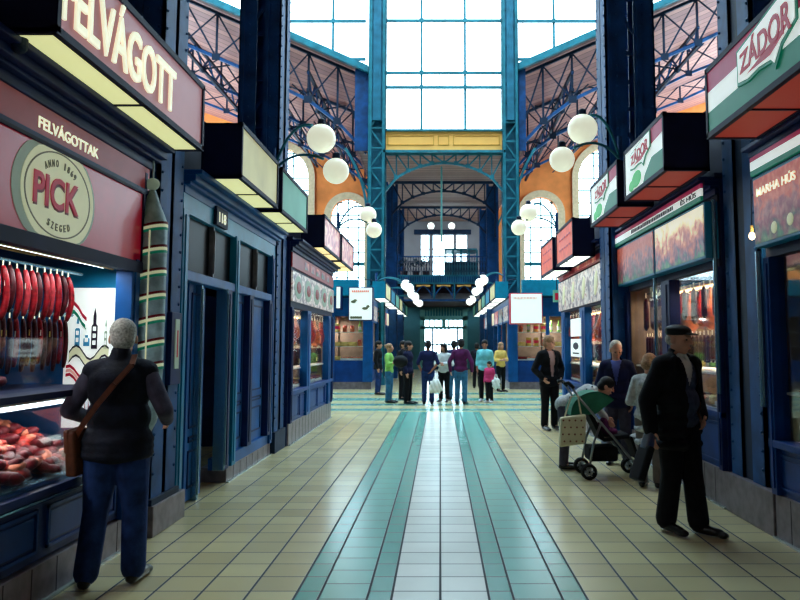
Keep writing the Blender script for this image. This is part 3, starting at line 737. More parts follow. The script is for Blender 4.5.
m = MB(); sbox(m, -1, XL-.05, XL+.03, 2.6, ye+.03, zb0-.09, zb0); sbox(m, -1, XL-.045, XL+.03, 2.6, ye+.03, zb1, zb1+.02); sbox(m, -1, XL-.045, XL+.03, ye, ye+.03, zb0, zb1); m.build('board_frame', 'dark_navy', b)
yc = yx(52, -XL, 2.5); zc = 2.513
def PL(d): return lambda u, v, tt: (-(XL-.03)+tt, yc+u, zc+v)
cl = lambda v: max(zb0-zc+.003, min(zb1-zc-.003, v))
el = [(.52*math.cos(a), cl(.36*math.sin(a))) for a in [2*PI*k/48 for k in range(48)]]
MB().prism(el, PL(0), 0, .004).build('salami_slice', 'pale_print', b)
el = [(.46*math.cos(a)+.03, cl(.33*math.sin(a))) for a in [2*PI*k/48 for k in range(48)]]
MB().prism(el, PL(0), .004, .008).build('badge', 'cream_print', b)
m = MB(); n = 60
for k in range(n):
    a0, a1 = 2*PI*k/n, 2*PI*(k+1)/n
    m.prism([(.405*math.cos(a0)+.02, .262*math.sin(a0)), (.418*math.cos(a0)+.02, .27*math.sin(a0)), (.418*math.cos(a1)+.02, .27*math.sin(a1)), (.405*math.cos(a1)+.02, .262*math.sin(a1))], PL(0), .008, .01)
m.build('badge_ring', 'ring_print', b)
y_a, y_b = yx(26, -XL, 2.5), yx(72, -XL, 2.5)
text('lettering_shadow', 'PICK', (-XL+.04, y_a+.012, zc-.107), (0, 1, 0), (0, 0, 1), y_b-y_a, .2, 'dark_red', b, .002, .03)
text('lettering', 'PICK', (-XL+.044, y_a, zc-.095), (0, 1, 0), (0, 0, 1), y_b-y_a, .2, 'red_print', b, .003, .02, 'red letters PICK')
def arc_text(s_, rad_y, rad_z, a0, a1, h, bottom=False):
    for i, ch in enumerate(s_):
        if ch == ' ': continue
        a = R(a0+(a1-a0)*i/(len(s_)-1)); c = Vector((-XL+.04, yc+.02+rad_y*math.cos(a), zc+rad_z*math.sin(a)))
        rt = Vector((0, math.sin(a), -math.cos(a)*.75)).normalized(); up = Vector((0, math.cos(a)*.75, math.sin(a))).normalized()
        if bottom: rt, up = -rt, -up
        w = h*.6 if ch not in '1' else h*.3
        text('lettering', ch, c-rt*w/2-up*h/2, rt, up, w, h, 'ring_print', b, .002, .01)
arc_text('ANNO 1869', .30, .20, 128, 52, .045)
arc_text('SZEGED', .30, .205, -115, -65, .045, True)
# poster on the partition
p = thing('poster', 'white poster with a tricolour ribbon and church towers', 'poster', (-2.85, ye, 1.5))
xa, xb_ = xy(64, ye, 1.5), xy(115.5, ye, 1.5)
W_, za, zb_ = xb_-xa, .92, zy(288, ye)
MB().box(xa, xb_, ye+.0, ye+.02, za, zb_).build('sheet', 'white_print', p)
PQ = lambda u, v, tt: (xa+u*W_, ye-tt, za+v*(zb_-za))
def ribbon(pts, w, c, off=.004, nm='ribbon'):
    m = MB()
    for (a, b_), (c_, d_) in zip(pts, pts[1:]): m.prism([(a, b_-w), (c_, d_-w), (c_, d_+w), (a, b_+w)], PQ, off, off+.002)
    m.build(nm, c, p)
wave = [(k/12, .80+.06*math.sin(k*.9)) for k in range(0, 6)]
for dz, c in ((.03, 'red_print'), (0, 'white_print'), (-.03, 'green_print')): ribbon([(a, b_+dz) for a, b_ in wave], .015, c)
wave = [(.1+k*.07, .50+.05*math.sin(k*.8)) for k in range(12)]
for dz, c in ((.035, 'dark_print'), (.0, 'cream_print'), (-.035, 'dark_print')): ribbon([(a, b_+dz) for a, b_ in wave], .008 if c == 'dark_print' else .028, c)
wave = [(.05+k*.08, .36+.05*math.sin(k*.8+1)) for k in range(9)]
for dz, c in ((.03, 'red_print'), (0, 'pink_print'), (-.03, 'red_print')): ribbon([(a, b_+dz) for a, b_ in wave], .012, c)
def tower(u, v, w, h, c):
    m = MB(); m.prism([(u-w, v), (u+w, v), (u+w, v+h*.55), (u+w*.5, v+h*.6), (u+w*.5, v+h*.8), (u, v+h), (u-w*.5, v+h*.8), (u-w*.5, v+h*.6), (u-w, v+h*.55)], PQ, .004, .006)
    m.build('tower_drawing', c, p); m = MB()
    for k in range(3): m.prism([(u-w*.5, v+.03+k*.05), (u+w*.5, v+.03+k*.05), (u+w*.5, v+.06+k*.05), (u-w*.5, v+.06+k*.05)], PQ, .007, .008)
    m.build('tower_windows', 'white_print', p)
tower(.25, .58, .05, .22, 'blue_print'); tower(.58, .56, .06, .30, 'dark_print'); tower(.43, .58, .06, .1, 'blue_print'); tower(.8, .56, .03, .22, 'pale_print')
m = MB()
for k in range(7): m.prism([(.3+.07*k, .06), (.34+.07*k, .06), (.32+.07*k, .06+.1+.04*math.sin(k*2)), (.30+.07*k, .2)], PQ, .004, .006)
m.build('sprigs_drawing', 'red_print', p)
# hanging sausages: two rows
def sausage_mesh(L, r, bend, curl=.0):
    m = MB(); pts = []; rr = []
    for k in range(13):
        u = k/12; pts.append((bend*math.sin(PI*u), curl*math.sin(2*PI*u), -L*u)); rr.append(r*(.35+.65*min(1, math.sin(PI*min(max(u, .04), .96))*3.2)))
    return m.tube(pts, rr, 10)
def make_sausage(name, L, r, bend, m_, lab, cat, g, tagcol=None):
    t = thing(name, lab, cat, (0, 0, 0), g)
    sausage_mesh(L, r, bend).build('casing', m_, t, True)
    MB().tube([(0, 0, .035), (0, 0, 0)], .004, 5).build('string', 'cream_letter', t)
    if tagcol: MB().box(r*.6, r*.6+.006, -.02, .02, -.13, -.09).build('tag', tagcol, t)
    return t
def rail(name, label, p, q):
    o = MB().tube([p, q], .012, 8).build(name, 'steel'); tag(o, label, 'rail'); return o
rail('hanging_rail', 'upper steel rail holding the bright red sausages', (-2.8, 4.0, 2.12), (-2.8, 5.95, 2.12))
rail('hanging_rail', 'lower steel rail holding the dark red sausages', (-2.86, 4.0, 1.80), (-2.86, 5.95, 1.80))
protos = {}
def hang_row(keys, n, p0, p1, lab, g, name='sausage', cat='sausage', jit=.006):
    for i in range(n):
        u = (i+.5)/n; k = keys[i % len(keys)]
        x, y, z = [a+(b_-a)*u for a, b_ in zip(p0, p1)]
        kk = (k, g)
        if kk not in protos:
            L, r, bend, m_, tg = k; protos[kk] = make_sausage(name, L, r, bend, m_, lab, cat, g, tg); o = protos[kk]
            protos[(kk, 'tree')] = tree_mesh([o])
        else: o = dup(protos[kk], tree=protos[(kk, 'tree')])
        o.location = (x+random.uniform(-jit, jit), y, z-.02+random.uniform(-.01, .01)); o.rotation_euler = (0, 0, random.uniform(-.5, .5))
hang_row([(.33, .021, .03, 'sausage_red', None), (.31, .02, .022, 'sausage_pink', 'paper'), (.35, .022, .026, 'sausage_red', 'paper'), (.30, .02, .03, 'sausage_dark', None)], 17, (-2.79, 4.3, 2.10), (-2.79, 5.75, 2.10), 'bright red sausage hanging on the upper rail of the sausage stall', 'sausages on the upper rail')
hang_row([(.36, .018, .012, 'sausage_dark', None), (.34, .017, .01, 'sausage_dark', 'yellow_tag'), (.37, .018, .01, 'sausage_dark', None), (.33, .018, .014, 'sausage_red', 'paper')], 21, (-2.85, 4.3, 1.78), (-2.85, 5.85, 1.78), 'thin dark sausage hanging on the lower rail of the sausage stall', 'sausages on the lower rail')
# pieces of meat heaped in the case
def chunk(seed):
    m = MB(); m.ico((0, 0, 0), (.075, .05, .032), 2); random.seed(seed)
    f = [Vector((random.uniform(-1, 1), random.uniform(-1, 1), random.uniform(-1, 1))).normalized() for _ in range(7)]
    for v in m.bm.verts:
        d = v.co.normalized(); v.co *= 1+.22*sum(math.sin(4*d.dot(q)+i) for i, q in enumerate(f))/3
    return m
src = []
for i, mm in enumerate(('meat_red', 'meat_pink', 'meat_orange', 'meat_dark')):
    nm = ('raw red meat piece heaped in the front display case', 'smoked pink meat piece heaped in the front display case', 'orange smoked bacon piece heaped in the front display case', 'dark dried meat piece heaped in the front display case')[i]
    o = chunk(i+3).build('meat_piece', mm, None, True); tag(o, nm, 'meat', ('red', 'pink', 'orange', 'dark')[i]+' meat pieces in the front case'); src.append(o)
random.seed(5); used = set()
for k in range(230):
    y = random.uniform(4.0, 5.45); dx = random.uniform(0, .6)-.03; z = .765+max(0, dx)*.45+random.uniform(0, .04)+.03*math.sin(y*7)
    i = random.choice((0, 3, 3, 3, 0, 1) if dx < .3 else (1, 2, 2, 0, 3, 3))
    o = src[i] if i not in used else src[i].copy()
    if i in used: C.objects.link(o)
    used.add(i); o.location = (-(2.56+dx), y, z); o.rotation_euler = (random.uniform(-.5, .5), random.uniform(-.5, .5), random.uniform(0, 3)); sc = random.uniform(.8, 1.35); o.scale = (sc, sc, sc)
# things on the case top
o = MB().box(-2.66, -2.655, 4.42, 4.52, 1.47, 1.58).build('price_tag', 'paper'); tag(o, 'white price tag stuck on the upper glass of the display case', 'price tag')
for i, (y, x, m_, lab) in enumerate(((4.45, -2.85, 'meat_red', 'red wrapped salami lying on the case top'), (4.7, -2.95, 'meat_pink', 'pink ham piece lying on the case top'), (4.95, -2.9, 'meat_dark', 'dark cured meat lying on the case top'))):
    o = chunk(20+i).build('cured_meat', m_, None, True); o.location = (x, y, 1.335); o.scale = (1.3, 1.6, 1.5); tag(o, lab, 'meat')
# giant salami in front of the column
g = thing('giant_salami', 'giant grey display salami wrapped in red, white and green stripes', 'salami', (-2.39, 6.27, .85))
sx_, sy_ = -2.39, 6.27
prof = [(.02, 2.86), (.032, 2.83), (.07, 2.72), (.11, 2.62), (.127, 2.57), (.127, 2.3), (.127, 1.6), (.12, 1.1), (.09, .95), (.05, .87), (.02, .85)]
MB().lathe(prof, (sx_, sy_, 0), 28).build('casing', 'grey_casing', g, True)
MB().ball((sx_+.0, sy_-.01, 2.90), (.062, .03, .052)).build('end_seal', 'pale_print', g, True)
MB().tube([(sx_, sy_, 2.86), (sx_, sy_, 3.1)], .008, 6).build('hanging_cord', 'grey_casing', g)
def band(z, dz, c, h, tilt=.035):
    m = MB(); n = 40; rr = .1295; v = []
    for k in range(n):
        a = 2*PI*k/n; zz = z+dz+tilt*math.cos(a); v.append([m.bm.verts.new((sx_+rr*math.cos(a), sy_+rr*math.sin(a), zz)), m.bm.verts.new((sx_+rr*math.cos(a), sy_+rr*math.sin(a), zz+h))])
    for k in range(n): m.bm.faces.new((v[k][0], v[(k+1) % n][0], v[(k+1) % n][1], v[k][1]))
    m.build({'dark_red': 'red_stripe', 'cream_print': 'white_stripe', 'green_print': 'green_stripe'}[c], c, g)
for k in range(8):
    z = 1.16+k*.19
    band(z, .04, 'dark_red', .022); band(z, .015, 'cream_print', .026); band(z, -.008, 'green_print', .022)
MB().tube([(sx_+.035, sy_-.128, 1.1), (sx_+.035, sy_-.128, 2.5)], .007, 5).build('gilt_seam', 'cream_print', g)
# small glazed notice case on the column
nb = thing('notice_case', 'narrow blue wall case with a red and white notice', 'sign', (-2.36, 6.9, 1.3))
y0_, y1_ = yx(171.5, -2.36, 1.6), yx(181.5, -2.36, 1.6)
m = MB(); sbox(m, -1, 2.36, 2.42, y0_, y1_, 1.22, 1.86); m.build('case', 'navy_paint', nb, bevel=.006)
sbox(MB(), -1, 2.352, 2.362, y0_+.08, y1_-.08, 1.36, 1.80).build('notice', 'pale_print', nb)
sbox(MB(), -1, 2.348, 2.352, y0_+.12, y1_-.12, 1.46, 1.70).build('red_print_area', 'red_print', nb)
# --------------------------------------------------------- left stall 2: blue doors
y0d, y1d = yx(182, -XL, 1.6), yx(272, -XL, 1.6)
t = stall('market_stall', 'blue closed stall with panelled doors and dark transom windows', -1, yx(226, -XL, 0), y1d, XL, .17)
cornice(t, -1, y0d-.1, y1d+.15, XL, 3.02, 3.24, 'blue_paint')
sbox(MB(), -1, XL+.16, XL+.22, 7.07, 9.1, 3.2, 3.95).build('upper_board', 'dark_navy', t)
sbox(MB(), -1, XL-.01, XL+.08, y0d-.1, y1d+.1, 2.84, 3.02).build('frieze', 'light_blue', t)
sbox(MB(), -1, XL-.02, XL+.12, y0d, y1d, 2.19, 2.29).build('transom_rail', 'blue_paint', t, bevel=.01)
pa = [182.5, 213.5, 235.5, 256.5, 271.5]; yy = [yx(p_, -XL, 2.4) for p_ in pa]
for i, y in enumerate(yy):
    if i in (0, 2, 4): post(t, -1, XL, y, .16 if i < 4 else .12, .0 if i == 0 else .17, 2.86, 'light_blue' if i < 4 else 'blue_paint')
    else: post(t, -1, XL, y, .035, 2.28, 2.85, 'plinth_tile', .0, 'mullion')
for a, b_ in zip(yy, yy[1:]): sbox(MB(), -1, XL+.05, XL+.06, a, b_, 2.28, 2.85).build('transom_pane', 'dark_glass', t)
sbox(MB(), -1, XL+.5, XL+.55, y0d, y1d, 2.2, 3.0).build('inner_board', 'dark_navy', t)
def door(t, ya, yb_, z0, xin, lab=None, knob=True):
    d = sbox(MB(), -1, XL+xin, XL+xin+.05, ya, yb_, z0, 2.2).build('door', 'blue_paint', t)
    if lab: d['label'] = lab
    e = .08; w = .02; m = MB()
    H = 2.2-z0
    for a, b_ in ((z0+.12, z0+.12+H*.17), (z0+.2+H*.17, z0+.26+H*.17), (z0+.34+H*.17, 2.1)):
        for q in (a, b_-w): sbox(m, -1, XL+xin-.012, XL+xin, ya+e, yb_-e, q, q+w)
        for q in (ya+e, yb_-e-w): sbox(m, -1, XL+xin-.012, XL+xin, q, q+w, a, b_)
    m.build('door_moulding', 'navy_paint', d)
    if knob: m = MB(); m.ball((-(XL+xin-.03), ya+.07, 1.12), .022, 10).build('door_knob', 'chrome', d, True)
    return d
door(t, yx(184, -XL-.1, 1), yx(200.5, -XL-.1, 1), .02, .08, None, False)
yo = yx(223, -XL, 1)
post(t, -1, XL, yo+.1, .16, .17, 2.2, 'navy_paint'); post(t, -1, XL+.02, yx(201.5, -XL, 1), .05, 0, 2.2, 'steel', 0)
post(t, -1, XL, yo, .03, .17, 2.2, 'steel')
sbox(MB(), -1, XL, XL+.15, yo, y1d, .17, .3).build('bottom_rail', 'blue_paint', t)
door(t, yy[2]+.1, yx(247, -XL, 1.5), .3, .05); door(t, yx(250.5, -XL, 1.5), yx(266, -XL, 1.5), .3, .05)
for py_ in (248.8, 268.5): post(t, -1, XL+.0, yx(py_, -XL, 1.5), .2, .3, 2.2, 'navy_paint')
sbox(MB(), -1, XL+1.2, XL+1.25, y0d, y1d, 0, 3.2).build('shade_backing', 'black', t)  # black sheet stands for the shade inside, behind the open door
sbox(MB(), -1, XL+.02, XL+1.25, y0d-.05, y1d, 3.18, 3.22).build('ceiling_board', 'black', t)
n_ = thing('number_plate', 'small dark plate numbered 118 above the open stall door', 'sign', (-XL+.05, 8.4, 2.85))
ya, yb_ = yx(212.5, -XL, 2.95), yx(223.5, -XL, 2.95)
sbox(MB(), -1, XL-.05, XL-.01, ya, yb_, 2.86, 3.06).build('plate', 'dark_navy', n_)
text('number', '118', (-XL+.051, ya+.08, 2.9), (0, 1, 0), (0, 0, 1), yb_-ya-.16, .11, 'cream_letter', n_, .003, .01)
# --------------------------------------------------------- stalls with windows (left 3, right 1-3)
GOODS = {}
def ham(seed, m_):
    m = MB(); pts = [(0, 0, 0), (0, 0, -.06), (.0, 0, -.14), (.01, 0, -.26), (.02, 0, -.36), (.01, 0, -.42)]
    return m.tube(pts, [.012, .025, .06, .095, .085, .03], 12)
def goods_obj(kind):
    if kind == 'ham':
        t = thing('hanging_ham', '', 'ham'); ham(1, 0).build('meat', 'meat_orange', t, True); MB().tube([(0, 0, 0), (0, 0, .08)], .005, 5).build('string', 'cream_letter', t)
    elif kind == 'ham_red':
        t = thing('hanging_ham', '', 'ham'); ham(1, 0).build('meat', 'meat_red', t, True); MB().tube([(0, 0, 0), (0, 0, .08)], .005, 5).build('string', 'cream_letter', t)
    elif kind == 'salami':
        t = thing('hanging_salami', '', 'salami'); MB().tube([(0, 0, 0), (0, 0, -.02), (0, 0, -.05), (0, 0, -.34), (0, 0, -.38)], [.008, .02, .032, .034, .01], 10).build('casing', 'sausage_dark', t, True); MB().tube([(0, 0, 0), (0, 0, .06)], .004, 5).build('string', 'cream_letter', t)
    elif kind == 'tray':
        t = thing('meat_tray', '', 'meat tray'); m = MB(); m.box(-.15, .15, -.2, .2, 0, .02); m.box(-.15, .15, -.2, -.19, 0, .05).box(-.15, .15, .19, .2, 0, .05).box(-.15, -.14, -.2, .2, 0, .05).box(.14, .15, -.2, .2, 0, .05); m.build('tray', 'plastic_white', t)
        m = MB()
        for a in range(-1, 2):
            for b_ in range(-1, 2): m.ico((a*.085, b_*.11, .05), (.055, .06, .03), 2)
        m.build('meat', 'meat_pink', t, True)
    elif kind == 'tray_red':
        t = thing('meat_tray', '', 'meat tray'); MB().box(-.15, .15, -.2, .2, 0, .03).build('tray', 'plastic_white', t); m = MB()
        for a in range(4): m.cap((-.1, -.14+a*.09, .055), (.1, -.12+a*.09, .055), .035)
        m.build('meat', 'sausage_red', t, True)
    elif kind == 'cheese':
        t = thing('cheese_wheel', '', 'cheese'); MB().lathe([(.10, 0), (.12, .02), (.12, .08), (.10, .1)], (0, 0, 0), 20).build('rind', 'cheese', t)
    elif kind == 'bottle':
        t = thing('bottle', '', 'bottle'); MB().lathe([(.035, 0), (.038, .02), (.038, .16), (.014, .21), (.014, .27)], (0, 0, 0), 12).build('glass', 'green_cloth', t, True); MB().lathe([(.039, .05), (.039, .13)], (0, 0, 0), 12).build('label_band', 'paper', t)
    elif kind == 'jar':
        t = thing('jar', '', 'jar'); MB().lathe([(.045, 0), (.05, .02), (.05, .11), (.04, .13)], (0, 0, 0), 12).build('glass', 'meat_orange', t, True); MB().lathe([(.043, .13), (.043, .15)], (0, 0, 0), 12).build('lid', 'red_print', t)
    elif kind == 'card':
        t = thing('price_card', '', 'price card'); MB().box(-.004, .004, -.06, .06, 0, .14).build('card', 'paper', t); MB().box(-.006, .006, -.04, .04, .04, .06).build('figures', 'dark_print', t)
    elif kind == 'packet':
        t = thing('food_packet', '', 'packet'); m = MB(); m.box(-.05, .05, -.07, .07, 0, .2); m.build('packet', 'yellow_tag', t, bevel=.01); MB().box(-.052, .052, -.072, .072, .07, .14).build('printed_band', 'red_print', t)
    return t
WHERE = {}
def put(kind, loc, where, rot=None, sc=1.0):
    names = {'ham': 'orange smoked ham hanging', 'ham_red': 'red ham hanging', 'salami': 'dark salami hanging', 'tray': 'white tray of pink meat', 'tray_red': 'white tray of red sausages', 'cheese': 'round yellow cheese', 'bottle': 'green bottle standing', 'jar': 'orange jar standing', 'card': 'white price card', 'packet': 'yellow and red food packet'}
    kk = (kind, where)
    if kk not in WHERE:
        if kind not in GOODS:
            GOODS[kind] = goods_obj(kind); GOODS[kind+'_t'] = tree_mesh([GOODS[kind]]); o = GOODS[kind]
        else: o = dup(GOODS[kind], tree=GOODS[kind+'_t'])
        WHERE[kk] = 1
    else: o = dup(GOODS[kind], tree=GOODS[kind+'_t'])
    o['label'] = names[kind]+' '+where; o['group'] = names[kind]+' '+where
    o.location = loc; o.rotation_euler = (0, 0, random.uniform(0, 6) if rot is None else rot); o.scale = (sc, sc, sc)
    return o
def fill_window(s, xf, y0, y1, zlo, zhi, where, hang=('ham', 'ham_red', 'salami'), shelves=2, seed=1):
    random.seed(seed)
    y = y0+.15; k = 0
    while y < y1-.12:
        put(hang[k % len(hang)], (s*(xf+.16+.13*(k % 2)), y, zhi-.12), where, sc=random.uniform(.9, 1.25)); y += .17; k += 1
    y = y0+.2
    while y < y1-.1: put('salami', (s*(xf+.2), y, zhi-.66), where, sc=.8); y += .13
    zs = [zlo+.03+i*(zhi-zlo)*.27 for i in range(shelves)]
    for j, z in enumerate(zs):
        y = y0+.2
        while y < y1-.15:
            kd = random.choice(('tray', 'tray_red', 'tray', 'cheese') if j == 0 else ('jar', 'bottle', 'packet', 'card', 'cheese', 'jar'))
            put(kd, (s*(xf+.24+.05*j), y, z), where, rot=0 if kd.startswith('tray') or kd == 'card' else None); y += .44 if kd.startswith('tray') else (.3 if kd == 'cheese' else .16)
def window_stall(s, y0, y1, xf, plinth, zp, zw, posts, label, where, seed, side_end=False, hang=('ham', 'ham_red', 'salami'), fc='navy_paint'):
    t = stall('market_stall', label, s, y0, y1, xf, plinth)
    cornice(t, s, y0, y1, xf, 3.06, 3.24, 'navy_paint')
    panel(t, s, xf, y0, y1, plinth, zp, max(2, int((y1-y0)/.9)), 'deep_blue')
    sbox(MB(), s, xf-.04, xf+.1, y0, y1, zp, zp+.06).build('window_sill', 'deep_blue', t, bevel=.006)
    sbox(MB(), s, xf, xf+.1, y0, y1, zw, 3.07).build('head_board', 'dark_navy', t)
    for y, w, c in posts: post(t, s, xf, y, w, plinth, zw, c)
    ys = [y0]+[p_[0] for p_ in posts]+[y1]
    pane(t, s, xf, y0, y1, zp+.06, zw)
    for i in range(2):
        z = zp+.04+i*(zw-zp-.06)*.27; sbox(MB(), s, xf+.08, xf+.5+.2*i, y0+.05, y1-.05, z-.02, z).build('display_shelf', 'plastic_white', t)
    MB().tube([(s*(xf+.22), y0+.05, zw-.05), (s*(xf+.22), y1-.05, zw-.05)], .012, 6).build('hanging_rail', 'steel', t)
    for yy_ in (y0, y1): sbox(MB(), s, xf+.02, 4.6, yy_-.03, yy_+.03, 0, 3.2).build('end_wall', 'navy_paint' if yy_ == y0 else 'stall_inside', t)
    sbox(MB(), s, xf+1.1, xf+1.15, y0, y1, zp, zw+.2).build('rear_wall', 'stall_inside', t)
    fill_window(s, xf, y0+.1, y1-.1, zp+.05, zw, where, hang, 2, seed)
    return t
XS = 2.36
y3a, y3b = 12.05, 16.7
t = window_stall(-1, y3a, y3b, XS, .34, .78, 2.16, [(y3a+.06, .12, 'navy_paint'), (yx(307.5, -XS, 1.5), .36, 'blue_paint'), (y3b-.5, .3, 'blue_paint'), (y3b-.05, .12, 'navy_paint')], 'blue corner stall with lit sausage window, farthest of the near left row', 'in the left corner stall window', 11)
lamp_tube(-1, XS+.45, y3a+.2, y3b-.2, 2.1, 'warm strip lamp inside the left corner stall window', 'lamp_warm', 110, (1, .9, .74))
f = thing('fascia_strip', 'narrow pink pictured fascia strip on the left corner stall', 'sign', (-XS, 14, 2.8))
sbox(MB(), -1, XS-.02, XS, y3a, y3b, 2.80, 3.03).build('strip', 'red_strip', f)
m = MB()
for k in range(5): sbox(m, -1, XS-.024, XS-.02, y3a+1.1+k*.62, y3a+1.5+k*.62, 2.86, 2.99)
m.build('pictures', 'pale_meat_photo', f)
f = thing('picture_board', 'row of grey salami pictures over the left corner stall window', 'sign', (-XS, 14, 2.3)); 
sbox(MB(), -1, XS-.03, XS-.005, y3a, y3b, 2.26, 2.74).build('board', 'salami_photo', f)
m = MB(); 
for k in range(5): m.ball((-XS+.03, y3a+.5+k*.93, 2.5), (.012, .36, .19), 20)
m.build('salami_slices', 'pale_print', f, True)
m = MB()
for k in range(5): m.ball((-XS+.04, y3a+.5+k*.93, 2.5), (.012, .2, .10), 16)
m.build('slice_centres', 'meat_red', f, True)
# right stalls
XR = 2.75
t = window_stall(1, 3.4, 6.42, XR, .36, .74, 2.3, [(6.36, .1, 'deep_blue'), (5.6, .12, 'navy_paint')], 'dark blue stall at the right edge under the beef picture', 'in the nearest right stall window', 21)
MB().tube([(XR-.06, 6.43, 1.06), (XR-.06, 6.43, 2.36)], .026, 10).build('corner_tube', 'steel', t)
def tri_strip(s, xf, y0, y1, z0, z1, label, end_text=None, far=False):
    f = thing('fascia_strip', label, 'sign', (s*xf, (y0+y1)/2, z0)); h = (z1-z0)
    for nm, c, a, b_ in (('green_stripe', 'green_print', 0, .27), ('white_stripe', 'white_print', .27, .72), ('red_stripe', 'magenta_print', .72, 1)): sbox(MB(), s, xf-.015, xf+.01, y0, y1, z0+a*h, z0+b_*h).build(nm, c, f)
    m = MB(); random.seed(3); y = y0+.9; 
    while y < y1-1.0:
        w = random.uniform(.03, .07); sbox(m, s, xf-.018, xf-.014, y, y+w, z0+.36*h, z0+(.6+.06*random.random())*h); y += w+.02
    m.build('small_lettering', 'dark_print', f)
    if end_text: text('lettering', end_text, (s*(xf-.02), y0+.62, z0+.33*h), (0, -1, 0), UPZ, .5, .36*h, 'dark_print', f, .003, .01)
    return f
tri_strip(1, XR-.1, 3.4, 6.4, 2.99, 3.16, 'tricolour fascia strip over the beef picture at the right edge')
def picture(s, xf, depth, y0, y1, z0, z1, m_, label, name='picture_board'):
    f = thing(name, label, 'sign', (s*xf, (y0+y1)/2, z0))
    sbox(MB(), s, xf, xf+depth, y0, y1, z0, z1).build('casing', 'steel' if False else 'light_blue', f, bevel=.01)
    sbox(MB(), s, xf-.006, xf, y0+.03, y1-.03, z0+.03, z1-.03).build('picture', m_, f)
    return f
f = picture(1, XR-.1, .1, 3.4, 6.4, 2.38, 2.98, 'meat_photo', 'beef picture lettered MARHA HÚS at the right edge')
text('lettering', 'MARHA HÚS', (XR-.11, 6.3, 2.80), (0, -1, 0), UPZ, .7, .085, 'cream_letter', f, .003, .012)
m = MB()
for k, (yy_, zz) in enumerate(((6.0, 2.5), (5.72, 2.52), (5.45, 2.5))): m.ball((XR-.105, yy_, zz), (.012, .055, .05), 14)
m.build('onion_print', 'cream_print', f, True)
y2a, y2b = 7.5, 11.15
t = window_stall(1, y2a, y2b, XR, .36, .86, 2.34, [(y2a+.05, .1, 'navy_paint'), (yx(668, XR, 1.9), .34, 'navy_paint'), (yx(627, XR, 1.9), .3, 'navy_paint')], 'dark blue meat stall with big pictures, middle of the near right row', 'in the middle right stall window', 31, hang=('salami', 'ham', 'salami', 'ham_red'))
for y_ in (y2a-.03, yx(664.5, XR, 1.9)+.2, yx(626, XR, 1.9)+.1): MB().tube([(XR-.05, y_, 1.1 if y_ < 8 else .9), (XR-.05, y_, 3.0 if y_ < 8 else 2.4)], .022, 10).build('corner_tube', 'steel', t)
lamp_tube(1, XR+.45, y2a+.2, y2b-.2, 2.28, 'warm strip lamp inside the middle right stall window', 'lamp_warm', 70, (1, .87, .68))
tri_strip(1, 2.6, y2a, y2b+.1, 3.0, 3.17, 'tricolour fascia strip over the pair of meat pictures', 'ÉS HÚS')
ym = yx(655, 2.62, 2.7)
picture(1, 2.62, .14, y2a, ym, 2.42, 2.99, 'pale_meat_photo', 'bright meat picture with a cream sky, nearer of the pair')
f = picture(1, 2.62, .14, ym+.04, y2b+.1, 2.42, 2.99, 'meat_photo', 'dark red meat picture, farther of the pair')
y3a, y3b = 12.0, 16.6
t = window_stall(1, y3a, y3b, 2.62, .34, .78, 2.24, [(y3a+.05, .1, 'navy_paint'), (yx(584, 2.62, 1.5), .5, 'blue_paint'), (y3b-.4, .4, 'blue_paint')], 'blue corner stall with notices in its window, right side', 'in the right corner stall window', 41)
lamp_tube(1, 3.1, y3a+.2, y3b-.2, 2.2, 'warm strip lamp inside the right corner stall window', 'lamp_warm', 110, (1, .9, .74))
f = thing('fascia_strip', 'narrow red fascia strip on the right corner stall', 'sign', (2.6, 14, 2.9)); sbox(MB(), 1, 2.58, 2.6, y3a, y3b, 2.92, 3.05).build('strip', 'red_strip', f)
m = MB(); sbox(m, 1, 2.576, 2.58, y3a+.6, y3a+2.6, 2.95, 3.03); m.build('pictures', 'pink_photo', f)
f = thing('picture_board', 'row of sliced salami pictures on the right corner stall', 'sign', (2.6, 14, 2.3)); sbox(MB(), 1, 2.57, 2.6, y3a, y3b, 2.28, 2.88).build('board', 'salami_photo', f)
m = MB()
for k in range(4): m.ball((2.566, y3a+.6+k*1.1, 2.58), (.012, .13, .22), 16, Matrix.Rotation(.5, 3, 'X'))
m.build('salami_print', 'cream_print', f, True)
for z, lab, mk in ((1.72, 'blank white notice on the right corner stall door', 0), (1.34, 'cream notice with a black round mark, under the blank one', 1)):
    f = thing('notice', lab, 'notice', (2.53, 15, z)); ya, yb_ = yx(581.5, 2.55, 1.7), yx(571.5, 2.55, 1.7)
    sbox(MB(), 1, 2.535, 2.545, ya, yb_, z, z+.33).build('sheet', 'white_print', f)
    if mk: MB().ball((2.535, (ya+yb_)/2, z+.2), (.006, .3, .07), 14).build('round_mark', 'dark_print', f, True); sbox(MB(), 1, 2.532, 2.535, ya+.2, yb_-.2, z+.05, z+.08).build('line_of_print', 'dark_print', f)
sbox(MB(), 1, 2.56, 2.6, yx(584, 2.55, 1.7)-.1, yx(567, 2.55, 1.7), .78, 2.2).build('door', 'blue_paint', bpy.data.objects[t.name]) if False else None
# bare bulb between the columns on the right
b = thing('bare_bulb_lamp', 'small glowing bulb hanging by the right dark column', 'lamp', (2.72, 6.55, 2.45))
zz = zy(236, 6.55); xx = xy(752, 6.55, zz)
b.location = (xx, 6.55, zz)
MB().ball((xx, 6.55, zz), (.026, .026, .034), 12).build('bulb', 'bulb', b, True); MB().tube([(xx, 6.55, zz+.03), (xx, 6.55, zz+.09)], .014, 8).build('socket', 'cheese', b); MB().tube([(xx, 6.55, zz+.09), (xx+.02, 6.58, zz+.5)], .004, 5).build('cable', 'black', b)
l = bpy.data.lights.new('bulb_light', 'POINT'); l.energy = 3; l.color = (1, .8, .5); l.shadow_soft_size = .03; lo = bpy.data.objects.new('bulb_light', l); C.objects.link(lo); lo.parent = b; lo.location = (0, -.05, -.03)
